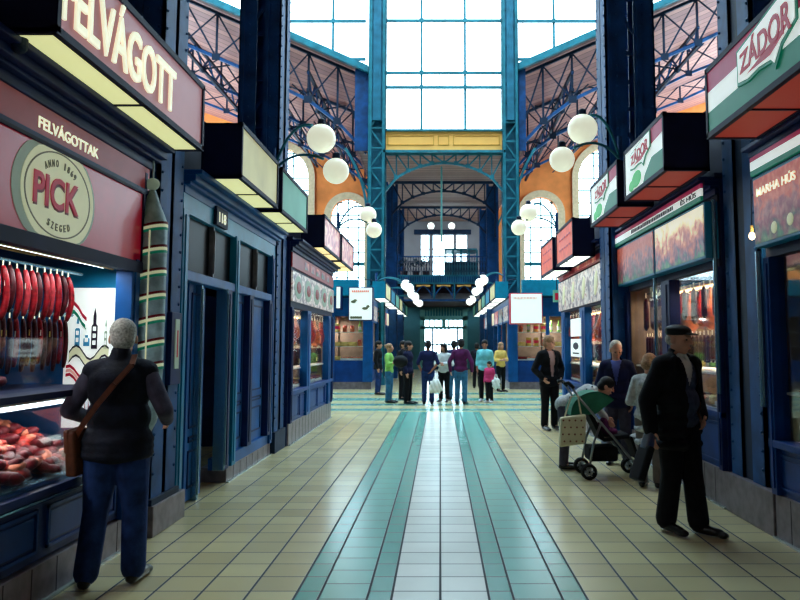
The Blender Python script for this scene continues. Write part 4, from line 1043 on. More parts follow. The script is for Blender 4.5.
# base plinth under the left column and right column recess
o = MB().box(-2.75, -2.35, 6.41, 7.2, 0, .25).build('tiled_kerb', 'plinth_tile', bevel=.008); tag(o, 'grey tiled kerb at the foot of the left dark column', 'kerb')
o = MB().box(2.735, 3.05, 6.43, 7.49, 0, .36).build('tiled_kerb', 'plinth_tile', bevel=.008); tag(o, 'grey tiled kerb at the foot of the right dark column', 'kerb')
o = MB().box(2.9, 2.96, 7.0, 7.45, .36, 3.2).build('recess_panel', 'navy_paint'); tag(o, 'dark blue panel in the recess beside the right dark column', 'panel')
# --------------------------------------------------------- globe lamps on brackets
def globe_pair(base, g1, g2, r1, r2, label, mt='globe', group=None, arms=True):
    t = thing('globe_lamp', label, 'lamp', base, group); b = Vector(base)
    for g_, r_ in ((g1, r1), (g2, r2)):
        g_ = Vector(g_); top = g_ + Vector(((b.x-g_.x)*.18, 0, r_*.95))
        hi = Vector((b.x+(g_.x-b.x)*.35, (b.y+g_.y)/2, max(b.z, g_.z)+.32 if g_ is not None else 0))
        pts = []
        for k in range(13):
            u = k/12; pts.append(b*(1-u)**2+hi*2*u*(1-u)+top*u*u)
        if arms: MB().tube(pts, .02 if r_ > .1 else .015, 7).build('bracket_arm', 'teal_iron', t, True)
        MB().lathe([(.03, r_*.92+.10), (.055, r_*.92+.08), (.06, r_*.92)], g_, 14).build('globe_collar', 'iron_dark', t)
        MB().ball(g_, r_, 28).build('globe', mt, t, True)
    MB().tube([b+Vector((0, 0, -.25)), b+Vector((0, 0, .35))], .035, 8).build('bracket_post', 'iron_blue', t)
    return t
def gp(px, py, Y): z = zy(py, Y); return (xy(px, Y, z), Y, z)
globe_pair(gp(273, 172, 11.0), gp(321.3, 138.5, 10.7), gp(336, 171, 10.5), .205, .18, 'pair of white globe lamps on curved arms, large, left side')
globe_pair(gp(620, 160, 11.0), gp(582.5, 129, 10.7), gp(562, 159.5, 10.5), .21, .175, 'pair of white globe lamps on curved arms, large, right side')
globe_pair(gp(338, 228, 17.2), gp(368, 215, 17.1), gp(374, 230, 17.0), .19, .175, 'smaller globe lamp pair in front of the left teal column')
globe_pair(gp(557, 228, 17.2), gp(528.5, 213, 17.1), gp(519, 227.5, 17.0), .2, .175, 'smaller globe lamp pair in front of the right teal column')
for s, pts in ((-1, ((406, 285, 28), (412, 294, 32), (417, 301, 37))), (1, ((483, 280, 28), (478.5, 289, 32), (472, 299.5, 37)))):
    for (px, py, Y), w in zip(pts, ('nearest', 'middle one', 'farthest')):
        z = zy(py, Y); x = xy(px, Y, z)
        globe_pair((s*2.35, Y, z+.1), (x, Y, z), (x-s*.12, Y-.1, z-.12), .19, .17, '%s of the three bright globe pairs along the far %s stalls' % (w, 'left' if s < 0 else 'right'), 'globe_bright')
# ================================================================ FAR STALLS, GALLERY, GATE
YF = 27.0
def far_stall(s, label, xa):
    t = thing('market_stall', label, 'stall', (s*xa, YF, 0)); y1 = 46.5; xo = 9.5
    # front towards the camera
    m = MB(); m.box(s*xa, s*xo, YF, YF+.12, .25, 1.0); m.build('front_panel', 'deep_blue', t)
    MB().box(s*xa, s*xo, YF, YF+.3, 0, .25).build('plinth', 'plinth_tile', t)
    MB().box(s*xa, s*xo, YF, YF+.1, 2.55, 3.2).build('head_board', 'blue_paint', t)
    x = xa; k = 0
    while x < xo:
        w = .3 if k % 2 == 0 else .12
        MB().box(s*x, s*(x+w), YF-.05, YF+.1, .25, 2.6).build('post', 'blue_paint', t, bevel=.01); x += 1.05 if k % 2 else 1.3; k += 1
    MB().box(s*xa, s*xo, YF+.06, YF+.07, 1.0, 2.55).build('pane', 'glass', t)
    m = MB()
    for z in (1.0, 1.5, 2.0): m.box(s*(xa+.1), s*xo, YF+.15, YF+.6, z-.02, z)
    m.build('display_shelves', 'plastic_white', t)
    MB().box(s*xa, s*xo, YF+1.2, YF+1.25, .9, 2.6).build('rear_wall', 'stall_inside', t)
    # aisle side
    sbox(MB(), s, xa, xa+.25, YF+.3, y1, 0, .25).build('plinth', 'plinth_tile', t)
    sbox(MB(), s, xa+.02, xa+.1, YF+.3, y1, .25, .95).build('lower_panel', 'deep_blue', t)
    sbox(MB(), s, xa, xa+.1, YF, y1, 2.35, 3.2).build('head_board', 'blue_paint', t)
    y = YF+.05; n = 0
    while y < y1:
        post(t, s, xa, y, .22, .25, 2.4, 'iron_blue' if n % 2 else 'blue_paint', .04)
        if y+2.4 < y1:
            sbox(MB(), s, xa-.02, xa, y+.3, y+2.1, 2.42, 2.95).build('picture', ('salami_photo', 'goods_photo', 'pink_photo', 'pale_meat_photo')[n % 4], t)
        y += 2.4; n += 1
    sbox(MB(), s, xa+.05, xa+.06, YF+.1, y1, .95, 2.35).build('pane', 'glass', t)
    sbox(MB(), s, xa+1.3, xa+1.35, YF+1, y1, 0, 2.6).build('rear_wall', 'stall_inside', t)
    MB().box(s*(xa-.04), s*xo, YF-.05, y1, 3.2, 3.26).build('roof', 'navy_paint', t)
    m = MB(); m.box(s*(xa+.45), s*(xo), YF-.35, YF+.05, 3.26, 3.82); m.build('teal_fascia', 'teal_bright', t, bevel=.01)
    return t
for s, w in ((-1, 'left'), (1, 'right')):
    xa = 2.42
    t = far_stall(s, 'far %s blue stall row beyond the crossing aisle' % w, xa)
    where = 'in the far %s stall window' % w
    random.seed(60+s)
    for row, z in enumerate((1.0, 1.5, 2.0)):
        x = xa+.45
        while x < 6.3:
            put(random.choice((('tray', 'tray_red', 'cheese'), ('jar', 'bottle', 'packet', 'cheese'), ('jar', 'packet', 'bottle', 'bottle'))[row]), (s*x, YF+.36, z), where, 0, 1.5); x += .27 if row else .42
    lamp_tube(s, xa+1.4, YF+.3, YF+.7, 2.5, 'strip lamp inside the far %s stall front' % w, 'lamp_warm', 45, (1, .96, .9))
    for k in range(6):
        y0 = YF+.25+k*3.1
        tt = sign_box(s, 1.95, 2.4, y0, y0+2.7, 3.2, 3.78, ('yellow_face', 'teal_bright', 'green_face', 'yellow_face', 'teal_bright', 'green_face')[k], 'diffuser_cool', '%s light box along the aisle edge of the far %s stalls' % (('nearest', 'second', 'third', 'fourth', 'fifth', 'farthest')[k], w))
        if k == 0: MB().box(s*1.96, s*2.42, y0-.03, y0-.01, 3.2, 3.8).build('end_face', 'teal_bright', tt)
# white lit sign boxes facing the crossing
def white_sign(x0, x1, z0, z1, y, label, side_m):
    t = thing('white_sign_box', label, 'sign', ((x0+x1)/2, y, z0))
    MB().box(x0, x1, y+.02, y+.5, z0, z1).build('casing', side_m, t, bevel=.02)
    MB().box(x0+.03, x1-.03, y, y+.02, z0+.03, z1-.03).build('lit_face', 'white_print', t)
    return t
Yw = 26.0
x0, x1, z0, z1 = xy(348, Yw), xy(372.5, Yw), zy(320.5, Yw), zy(287, Yw)
t = white_sign(x0, x1, z0, z1, Yw, 'upright white lit sign with small pictures on the left of the crossing', 'navy_paint')
q = lambda u, v: (x0+u*(x1-x0), z0+v*(z1-z0))
m = MB()
for u, v, a, b_ in ((.2, .56, .1, .05), (.27, .6, .08, .04), (.68, .36, .12, .05), (.8, .42, .07, .05)): m.ball((q(u, v)[0], Yw-.005, q(u, v)[1]), (a*.9, .01, b_), 10)
for k in range(6): m.ball((q(.12+.08*k, .09)[0], Yw-.005, q(0, .09)[1]), (.04, .01, .05), 8)
m.build('small_pictures', 'ring_print', t, True)
m = MB()
for k in range(9): m.box(q(.14+.08*k, 0)[0], q(.19+.08*k, 0)[0], Yw-.01, Yw, q(0, .84)[1], q(0, .9)[1])
m.build('orange_line_of_print', 'orange_face', t)
MB().tube([((x0+x1)/2, Yw+.25, z1), ((x0+x1)/2, Yw+1.0, z1+.05)], .03, 6).build('bracket', 'iron_dark', t)
x0, x1, z0, z1 = xy(510.5, Yw), xy(543, Yw), zy(324, Yw), zy(293, Yw)
t = white_sign(x0, x1, z0, z1, Yw, 'wide white lit sign with a faint pink line of print, right of the crossing', 'red_print')
m = MB()
for k in range(16): m.box(x0+.12+k*.05, x0+.15+k*.05, Yw-.01, Yw, z1-.2, z1-.14)
m.build('pink_line_of_print', 'pink_print', t)
MB().tube([((x0+x1)/2, Yw+.25, z1), ((x0+x1)/2, Yw+1.0, z1+.05)], .03, 6).build('bracket', 'iron_dark', t)
t = white_sign(xy(335, 25.8), xy(340.5, 25.8), 2.75, zy(286, 25.8), 25.8, 'narrow white lit sign at the left, half hidden by the corner stall', 'navy_paint')
t = thing('price_sign', 'small yellow green sign with a red and dark figure above the right corner stall', 'sign', (xy(557, 24), 24, 3.1))
a, b_ = xy(554, 24), xy(561.5, 24)
MB().box(a, b_, 24, 24.1, zy(302, 24), zy(290, 24)).build('sheet', 'green_face', t); MB().box(a+.05, b_-.08, 23.99, 24, zy(300, 24), zy(293, 24)).build('red_figure', 'red_print', t)
MB().tube([((a+b_)/2, 24.05, zy(290, 24)), ((a+b_)/2, 24.05, 4.6), ((a+b_)/2+1.5, 26.9, 4.6), ((a+b_)/2+1.5, 26.9, 3.8)], .02, 6).build('hanger', 'iron_dark', t)
# ---------------------------------------------------------------- gallery
YG = 40.0
gx0, gx1 = xy(392, YG, 5)-.1, xy(491, YG, 5)+.1
zt_, zb_ = zy(275, YG), zy(284, YG)
t = thing('gallery', 'iron gallery with a railing and arched brackets across the middle bay', 'balcony', (0, YG, zb_))
MB().box(gx0, gx1, YG, 47.95, zb_+.05, zt_-.02).build('floor_slab', 'brown_dark', t)
MB().box(gx0, gx1, YG-.06, YG, zb_, zt_).build('edge_beam', 'teal_iron', t)
m = MB(); k = gx0+.1
while k < gx1-.1: m.box(k, k+.06, YG-.08, YG-.06, zb_+.08, zt_-.08); k += .12
m.build('edge_ornament', 'iron_blue', t)
zr = zy(284, YG)
for i in range(3):
    a = xy(414.5+i*20.3, YG, 4.5); b_ = a+.92; m = MB(); n = 14; yy_ = YG-.02
    for k in range(n):
        u0, u1 = k/n, (k+1)/n
        m.bar((a+(b_-a)*u0, yy_, zb_-.62+.5*math.sin(PI*u0)), (a+(b_-a)*u1, yy_, zb_-.62+.5*math.sin(PI*u1)), .06)
    m.bar((a, yy_, zb_-.12), (a-.0, yy_, zb_-.75), .05); m.bar((b_, yy_, zb_-.12), (b_, yy_, zb_-.75), .05)
    m.build('arched_bracket', 'iron_blue', t)
    MB().box(a+.1, b_-.1, YG-.05, YG+.02, zb_-.14, zb_-.05).build('yellow_rib', 'yellow_beam', t)
    m = MB(); m.bar((a-.04, yy_, zb_), (a-.04, yy_, zb_-.8), .07); m.build('bracket_post', 'teal_iron', t)
MB().box(gx0, gx1, YG-.02, YG+.06, zb_-.9, zb_-.8).build('lower_beam', 'iron_blue', t)
MB().box(gx0, gx1, YG+.06, 47.9, zb_-.85, zb_-.8).build('underside_boards', 'brown_dark', t)
m = MB(); x = gx0+.1
while x < gx1-.1:
    m.bar((x, YG-.02, zt_), (x, YG-.02, zt_+.95), .03); m.bar((x-.06, YG-.02, zt_+.15), (x+.06, YG-.02, zt_+.75), .02); m.bar((x+.06, YG-.02, zt_+.15), (x-.06, YG-.02, zt_+.75), .02); x += .14
m.build('balusters', 'iron_dark', t)
MB().box(gx0, gx1, YG-.06, YG+.02, zt_+.93, zt_+1.0).build('hand_rail', 'iron_blue', t)
# things on the gallery
def shrub(name, x, y, z, r, label, n=90):
    t = thing(name, label, 'plant', (x, y, z)); random.seed(int(x*100)+9)
    MB().lathe([(.16, 0), (.2, .3), (.17, .3)], (x, y, z), 12).build('pot', 'brown_dark', t)
    m = MB()
    for k in range(n):
        a = random.uniform(0, 2*PI); e = random.uniform(-.3, 1.4); rr = r*random.uniform(.4, 1)
        c = Vector((x+rr*math.cos(a)*math.cos(e), y+rr*math.sin(a)*math.cos(e), z+.3+r*.7+rr*math.sin(e)*.9)); d = Vector((random.uniform(-1, 1), random.uniform(-1, 1), random.uniform(-.3, 1))).normalized()*.12; w = Vector((-d.y, d.x, 0))*.35
        m.quad(c-d, c+w, c+d, c-w)
    m.build('foliage', 'shrub', t); MB().tube([(x, y, z+.2), (x, y, z+.3+r*.7)], .03, 6).build('stem', 'brown_leather', t)
for px, r, w in ((404, .4, 'leftmost'), (416, .45, 'second from the left'), (426, .55, 'tallest')): shrub('potted_shrub', xy(px, 41, 5), 41, zt_, r, '%s dark potted shrub behind the gallery railing' % w)
for px, py in ((402, 246), (405, 253), (411.5, 256), (404, 267)):
    pass
t = thing('glazed_kiosk', 'low teal glazed kiosk standing on the gallery, right half', 'kiosk', (xy(460, 43, 5), 43, zt_))
a, b_ = xy(445, 43, 6), xy(477, 43, 6)
MB().box(a, b_, 43, 45, zt_, zy(262, 43)).build('base', 'teal_wall', t); m = MB()
for k in range(5): xx = a+(b_-a)*k/4; m.box(xx-.05, xx+.05, 42.95, 43.05, zt_, zy(250, 43))
m.box(a, b_, 42.95, 45, zy(250, 43), zy(248.5, 43)); m.build('frame', 'teal_iron', t)
MB().box(a, b_, 43, 43.02, zy(262, 43), zy(250, 43)).build('pane', 'glass', t)
# pendant with two small globes
Yp = 33.0; xp = xy(441.5, Yp, 8); z1 = zy(226, Yp); t = thing('pendant_lamp', 'long hanging pendant with two small white globes over the middle bay', 'lamp', (xp, Yp, 9.2))
MB().tube([(xp, Yp, 9.32), (xp, Yp, zy(242, Yp))], .04, 8).build('pole', 'gate_green', t)
MB().tube([(xp-.42, Yp, z1-.2), (xp, Yp, z1-.42), (xp+.42, Yp, z1-.2)], .02, 6).build('cross_arm', 'iron_dark', t)
for dx in (-.46, .44): MB().ball((xp+dx, Yp, z1), .15, 18).build('globe', 'globe_bright', t, True); MB().lathe([(.05, -.2), (.07, -.14)], (xp+dx, Yp, z1), 10).build('globe_holder', 'iron_dark', t)
# ---------------------------------------------------------------- gate
Yg = 47.6
g = bpy.data.objects.new('door_1', None); C.objects.link(g); g.location = (.2, Yg, 0); struct(g, 'pale green entrance gate with glazed transom and arched crest')
ga, gb = xy(420, Yg), xy(467.5, Yg); zt = zy(317, Yg)
m = MB(); m.box(ga, ga+.3, Yg-.1, Yg+.3, 0, 3.7).box(gb-.3, gb, Yg-.1, Yg+.3, 0, 3.7).box(ga, gb, Yg-.1, Yg+.3, 2.5, 2.66).box(ga, gb, Yg-.1, Yg+.3, 3.05, 3.3); m.build('gate_frame', 'gate_green', g)
m = MB()
for k in range(14):
    u0, u1 = k/14, (k+1)/14
    m.prism([(ga+(gb-ga)*u0, 3.3), (ga+(gb-ga)*u1, 3.3), (ga+(gb-ga)*u1, 3.4+.35*math.sin(PI*u1)), (ga+(gb-ga)*u0, 3.4+.35*math.sin(PI*u0))], lambda u, v, t: (u, t, v), Yg-.05, Yg+.05)
m.build('arched_crest', 'teal_iron', g)
m = MB()
for k in range(17):
    x = ga+(gb-ga)*(k+.5)/17; m.box(x-.03, x+.03, Yg-.09, Yg-.05, 3.3, 3.5+.35*math.sin(PI*(k+.5)/17))
m.build('crest_bars', 'gate_green', g)
m = MB()
for k in range(1, 8): x = ga+.3+(gb-ga-.6)*k/8; m.box(x-.04 if k != 4 else x-.12, x+.04 if k != 4 else x+.12, Yg, Yg+.06, 2.66, 3.05)
m.build('transom_bars', 'gate_green', g)
m = MB()
for px in (424, 432.5, 437, 441, 445, 449, 457.5): x = xy(px, Yg); m.box(x-.05, x+.05, Yg+.05, Yg+.12, 0, 2.5)
m.box(ga+.3, gb-.3, Yg+.05, Yg+.12, 0, .8).box(ga+.3, gb-.3, Yg+.05, Yg+.12, 1.5, 1.58); m.build('door_leaves', 'iron_blue', g)
MB().box(ga+.3, gb-.3, Yg+.14, Yg+.15, 0, 2.5).build('pane', 'glass', g)
struct(MB().box(-3.2, ga, 47.7, 48.0, 0, zb_-.85).box(gb, 3.2, 47.7, 48.0, 0, zb_-.85).box(ga, gb, 47.72, 48.0, 3.3, zb_-.85).build('trim_21', 'teal_wall'), 'grey teal panelling beside the gate')
struct(MB().box(-12, 12, 48.6, 62, -.15, -.02).build('trim_22', 'plinth_tile'), 'grey pavement outside the gate')
# ================================================================ PEOPLE
def remesh(m, vox, smooth=4, cut=None, fix=None):
    me = bpy.data.meshes.new('b'); m.bm.to_mesh(me); m.bm.free()
    o = bpy.data.objects.new('b', me); C.objects.link(o)
    r = o.modifiers.new('r', 'REMESH'); r.mode = 'VOXEL'; r.voxel_size = vox; r.use_smooth_shade = True
    if smooth: s = o.modifiers.new('s', 'SMOOTH'); s.iterations = smooth; s.factor = .5
    out = bpy.data.meshes.new_from_object(o.evaluated_get(bpy.context.evaluated_depsgraph_get()))
    bpy.data.objects.remove(o); bpy.data.meshes.remove(me)
    if fix:
        for v in out.vertices: v.co = fix(v.co)
    if cut:
        b = bmesh.new(); b.from_mesh(out); bmesh.ops.delete(b, geom=[f for f in b.faces if cut(f.calc_center_median())], context='FACES'); b.to_mesh(out); b.free()
    for p in out.polygons: p.use_smooth = True
    return out
V = Vector
def rotx(p, piv, a): return piv + Matrix.Rotation(a, 3, 'X') @ (p-piv)
class Person:
    """faces -Y at heading 0; sizes are for 1.75 m and scaled"""
    def __init__(self, label, loc, heading, H=1.75, vox=.012, lean=0.0, pose=None, head_yaw=0.0, head_pitch=0.0, build=1.0, group=None, skin='skin'):
        self.root = thing('person', label, 'person', (0, 0, 0), group); self.loc = loc; self.hd = heading; self.k = H/1.75; self.vox = vox; self.w = build; self.skin = skin; self.lean = lean
        J = dict(pelvis=V((0, 0, .95)), waist=V((0, 0, 1.10)), chest=V((0, .0, 1.30)), neck=V((0, .01, 1.475)), head=V((0, -.015, 1.625)))
        for s, n in ((1, 'L'), (-1, 'R')):
            J['hip'+n] = V((s*.09, 0, .90)); J['knee'+n] = V((s*.10, -.01, .49)); J['ankle'+n] = V((s*.105, .02, .085)); J['toe'+n] = V((s*.125, -.17, .03))
            J['sh'+n] = V((s*.168, .01, 1.41)); J['el'+n] = V((s*.215, .04, 1.13)); J['wr'+n] = V((s*.215, -.03, .88))
        upper = ['waist', 'chest', 'neck', 'head', 'shL', 'shR', 'elL', 'elR', 'wrL', 'wrR']
        if lean:
            for n in upper: J[n] = rotx(J[n], J['pelvis'], lean)
        for n, p in (pose or {}).items(): J[n] = V(p)
        self.J = J; self.hs = 1.08; self.hm = (Matrix.Rotation(head_yaw, 3, 'Z') @ Matrix.Rotation(lean*.5+head_pitch, 3, 'X'))*1.09; self.tm = Matrix.Rotation(lean, 3, 'X')
    def add(self, name, mesh, m_, parent=None, label=None):
        for v in mesh.vertices: v.co *= self.k
        o = link(name, mesh, m_, parent or self.root)
        for p in mesh.polygons: p.use_smooth = True
        if label: o['label'] = label
        return o
    def hand(self, m, n, s):
        w, e = self.J['wr'+n], self.J['el'+n]; d = (w-e).normalized(); q = V((s, 0, 0)); q = (q-d*q.dot(d)).normalized(); f = d.cross(q).normalized()  # q outward, f along the palm width
        if f.y > 0: f = -f
        c = w+d*.05; rot = Matrix((f, q, d)).transposed()
        m.ball(c, (.040, .016, .052), 10, rot)
        for i, (o, L) in enumerate(((.030, .072), (.011, .082), (-.009, .076), (-.027, .06))):
            a = w+d*.085+f*o; b = a+d*L*.5-q*.008; c2 = b+d*L*.42-q*.026; m.cap(a, b, .0095, .0088); m.cap(b, c2, .0088, .0075)
        a = w+d*.03+f*.034; b = a+f*.026+d*.03-q*.006; m.cap(a, b, .012, .010); m.cap(b, b+d*.03-q*.008, .010, .0085)
    def torso(self, m, g=0.0, neck=False, hem=None, belly=0.0):
        J, w = self.J, self.w; T = self.tm
        m.ball(J['pelvis'], (.165*w+g, .105*w+g, .13+g*.5), 20, T); m.ball(J['waist']+T @ V((0, -belly*.5, 0)), (.150*w+g+belly*.3, .100*w+g+belly, .15+g*.5), 20, T)
        m.ball(J['chest'], (.158*w+g*.8, .112*w+g, .19+g*.5), 20, T); m.ball(J['chest']+T @ V((0, .02, .04)), (.152*w+g*.7, .10*w+g, .13), 20, T)
        m.cap(J['shL'].lerp(J['neck'], .35)+T @ V((0, 0, -.035)), J['shR'].lerp(J['neck'], .35)+T @ V((0, 0, -.035)), .068+g)
        m.cap(J['neck']+T @ V((0, 0, -.04)), J['shL']+T @ V((0, 0, -.01)), .05+g, .05+g); m.cap(J['neck']+T @ V((0, 0, -.04)), J['shR']+T @ V((0, 0, -.01)), .05+g, .05+g)
        if hem:
            for f in (.0, .5, 1): m.ball(J['pelvis'].lerp(V((J['pelvis'].x, J['pelvis'].y, hem)), f), (.172*w+g, .118*w+g, .07), 18)
    def arm(self, m, n, g=0.0, t=1.0):
        J = self.J; a, b, c = J['sh'+n], J['el'+n], J['wr'+n]
        g *= .75; m.cap(a, b, .050+g, .040+g); m.cap(b, b.lerp(c, t), .040+g, .040+g+(.028-.040)*t)
    def leg(self, m, n, g=0.0, g2=None, end=1.0):
        J = self.J; a, b, c = J['hip'+n], J['knee'+n], J['ankle'+n]; g2 = g if g2 is None else g2
        m.cap(a, b, .085*self.w+g, .058+g); m.cap(b, b.lerp(c, end), .058+g, .040+g2)
        mid = b.lerp(c, .3); m.ball(mid+V((0, .012, 0)), (.052+g*.9, .052+g*.9, .09), 10)
    def body(self):
        J, m = self.J, MB(); self.torso(m)
        for n, s in (('L', 1), ('R', -1)):
            self.arm(m, n); self.hand(m, n, s); self.leg(m, n); m.cap(J['ankle'+n], J['toe'+n]+V((0, .05, .0)), .036, .026)
        m.cap(J['neck']+V((0, .0, -.05)), J['head']+self.hm @ V((0, .02, -.05)), .056, .052)
        H, X = J['head'], self.hm; P = lambda x, y, z: H+X @ V((x, y, z))
        m.ball(P(0, .012, .025), (.074, .094, .092), 20, X); m.ball(P(0, -.022, -.035), (.058, .066, .078), 18, X); m.ball(P(0, -.052, -.088), (.028, .026, .022), 10, X)
        m.cap(P(0, -.088, .022), P(0, -.112, -.022), .010, .014); m.ball(P(0, -.082, -.06), (.026, .014, .012), 10, X)
        m.cap(P(-.034, -.078, .030), P(.034, -.078, .030), .014); 
        for s in (-1, 1): m.ball(P(s*.078, .012, -.008), (.010, .020, .032), 10, X); m.ball(P(s*.04, -.062, -.02), (.024, .02, .024), 10, X)
        b = self.add('body', remesh(m, self.vox*.75, 3), self.skin)
        if self.vox < .018:
            m = MB()
            for s in (-1, 1): m.ball(P(s*.03, -.083, .006), (.011, .008, .006), 8, X)
            self.add('eyes', mesh_of(m), 'black', b)
            m = MB(); m.ball(P(0, -.094, -.058), (.022, .006, .006), 8, X); self.add('lips', mesh_of(m), 'meat_pink', b)
        self.bd = b
        return self
    def hair(self, m_, style='short'):
        H, X = self.J['head'], self.hm; P = lambda x, y, z: H+X @ V((x, y, z)); m = MB()
        if style == 'short': m.ball(P(0, .03, .04), (.082, .09, .088), 18, X); m.ball(P(0, .05, -.01), (.076, .064, .07), 14, X)
        elif style == 'thin': m.ball(P(0, .05, .0), (.080, .062, .055), 14, X)
        elif style == 'full': m.ball(P(0, .010, .052), (.088, .104, .088), 18, X); m.ball(P(0, .05, -.01), (.085, .075, .08), 14, X)
        elif style == 'long': m.ball(P(0, .010, .050), (.09, .104, .09), 18, X); m.ball(P(0, .06, -.06), (.088, .06, .13), 14, X); m.ball(P(-.07, 0, -.05), (.03, .05, .09), 10, X); m.ball(P(.07, 0, -.05), (.03, .05, .09), 10, X)
        elif style == 'bun': m.ball(P(0, .022, .042), (.088, .102, .093), 18, X); m.ball(P(0, .12, .06), (.04, .04, .04), 12, X)
        self.add('hair', remesh(m, self.vox, 2), m_, self.bd); return self
    def trousers(self, m_, g=.016, g2=.026, end=.93, name='trousers'):
        m = MB(); J = self.J; m.ball(J['pelvis'], (.172*self.w, .115*self.w, .11), 20)
        m.ball(J['pelvis']+V((0, 0, -.06)), (.165*self.w, .115*self.w, .1), 18)
        for n in 'LR': self.leg(m, n, g, g2, end)
        self.add(name, remesh(m, self.vox, 3), m_); return self
    def top(self, m_, g=.014, hem=None, sleeve=1.0, name='jacket', cut=None, collar=0, sleeves=True, belly=0.0, label=None, extra=None):
        m = MB(); self.torso(m, g, hem=hem, belly=belly)
        if sleeves:
            for n in 'LR': self.arm(m, n, g, sleeve)
        if collar: m.cap(self.J['neck']+self.tm @ V((0, .012, -.02)), self.J['neck']+self.tm @ V((0, .012, collar)), .064+g*.4, .058+g*.3)
        if extra: extra(m)
        o = self.add(name, remesh(m, self.vox, 3, cut), m_, None, label); return self
    def sleeves(self, m_, g=.012, t=1.0):
        m = MB()
        for n in 'LR': self.arm(m, n, g, t)
        self.add('sleeves', remesh(m, self.vox, 2), m_); return self
    def shoes(self, m_, L=.0):
        for n, s in (('L', 1), ('R', -1)):
            m = MB(); a, t = self.J['ankle'+n], self.J['toe'+n]; d = (t-a); lift = min(a.z-.085, t.z-.03)
            base = V((a.x, a.y, 0)); 
            m.cap(a+V((0, .03, -.035)), t+V((0, -.005, .012)), .045, .036); m.cap(a+V((0, .02, -.01)), a+V((0, -.03, -.03)), .046, .045); m.ball(t+V((0, -.03, .002)), (.045, .06, .03), 12)
            zmin = lift
            self.add('shoe', remesh(m, min(self.vox, .012), 2, None, lambda c: V((c.x, c.y, max(c.z, zmin+.002)))), m_)
        return self
    def piece(self, name, m, m_, parent=None, vox=None, label=None):
        self.add(name, remesh(m, vox or self.vox, 2), m_, parent, label); return self
    def done(self):
        r = self.root; r.location = (self.loc[0], self.loc[1], 0); r.rotation_euler = (0, 0, self.hd); return self
    def world(self, p):
        return Matrix.Rotation(self.hd, 3, 'Z') @ (V(p)*self.k) + V((self.loc[0], self.loc[1], 0))
def mesh_of(m):
    me = bpy.data.meshes.new('m'); bmesh.ops.recalc_face_normals(m.bm, faces=m.bm.faces[:]); m.bm.to_mesh(me); m.bm.free(); return me
# --- man at the sausage stall, seen from behind
gx, gy = ground(112, 586)
pm = Person('grey haired man seen from behind in a dark vest and jeans at the sausage stall', (gx, gy), R(186), 1.74, .011, R(3), dict(
    elL=(.31, .03, 1.15), wrL=(.27, -.20, 1.08), elR=(-.31, .04, 1.15), wrR=(-.27, -.2, 1.06), kneeL=(.12, .0, .49), ankleL=(.15, .06, .085), toeL=(.22, -.12, .03), kneeR=(-.12, -.03, .49), ankleR=(-.12, -.04, .085), toeR=(-.15, -.23, .03)), R(12), R(6), 1.2)
pm.body().hair('hair_grey', 'short').trousers('jeans', .026, .04, .96, 'jeans').top('vest_cloth', .034, .86, 1, 'vest', collar=.05, sleeves=False)
pm.sleeves('sleeve_grey', .024, .97).shoes('shoe_black').done()
bag = thing('shoulder_bag', 'brown leather shoulder bag worn across the back of the man in the dark vest', 'bag', tuple(pm.world((.24, .05, .9))))
def seg_strap(pts, w, th): 
    m = MB()
    for a, b in zip(pts, pts[1:]): m.bar(pm.world(a), pm.world(b), w, th, up=tuple(Matrix.Rotation(pm.hd, 3, 'Z') @ V((0, 1, 0))))
    return m
seg_strap([(-.10, .02, 1.515), (-.11, .12, 1.45), (-.02, .165, 1.33), (.08, .17, 1.2), (.17, .16, 1.07), (.235, .10, .98)], .035, .012).build('strap', 'brown_leather', bag)
m = MB(); m.box(-.07, .07, -.04, .04, -.15, .15); m.box(-.075, .075, -.045, .0, .0, .155); mm_ = mesh_of(m)
o = link('pouch', mm_, 'brown_leather', bag); o.rotation_euler = (0, R(6), pm.hd+R(70)); b_ = o.modifiers.new('b', 'BEVEL'); b_.width = .015; b_.segments = 3; o.location = (0, 0, -.02)
# --- man with the cap, walking
gx, gy = ground(681, 532)
def vcut(c, w0=.155, z0=.80, z1=1.50, half=.0):
    return False
pc = Person('man in a flat cap, open black coat and white collar walking on the right', (gx, gy), R(28), 1.74, .011, R(2), dict(
    kneeL=(.09, -.06, .49), ankleL=(.085, -.12, .085), toeL=(.12, -.31, .03), kneeR=(-.09, .0, .49), ankleR=(-.09, .08, .09), toeR=(-.11, -.10, .03),
    elR=(-.29, .06, 1.12), wrR=(-.31, .0, .87), elL=(.29, .08, 1.14), wrL=(.20, -.07, .97)), R(14), R(4), 1.08)
pc.body().hair('hair_grey', 'thin').trousers('black_cloth', .03, .05, .96)
m = MB(); pc.torso(m, .008, belly=.02); pc.add('shirt', remesh(m, .011, 3), 'shirt_white')
def sweater_cut(c): return c.y < -.03 and c.z > 1.24 and abs(c.x) < (c.z-1.24)*.36
pc.top('sweater_slate', .018, .92, 1, 'sweater', sweater_cut, sleeves=False, belly=.03)
def coat_cut(c): return c.y < -.04 and c.z < 1.56 and -.052-(c.z-1.0)*.03 < c.x < .085+(1.5-c.z)*.10 and c.z > .0
pc.top('black_cloth', .048, .74, 1.0, 'coat', coat_cut, collar=.035, belly=.02)
m = MB()
for s in (-1, 1): m.cap((s*.035, -.075, 1.47), (s*.06, -.10, 1.40), .022, .014)
m.cap((-.03, -.06, 1.49), (.03, -.06, 1.49), .024); pc.piece('shirt_collar', m, 'shirt_white', None, .009)
for s in (-1, 1):
    m = MB(); m.cap((s*.11, -.085, 1.46), (s*.125, -.135, 1.30), .036, .02); pc.piece('coat_lapel', m, 'black_cloth', None, .010)
Hc, Xc = pc.J['head'], pc.hm; P = lambda x, y, z: Hc+Xc @ V((x, y, z))
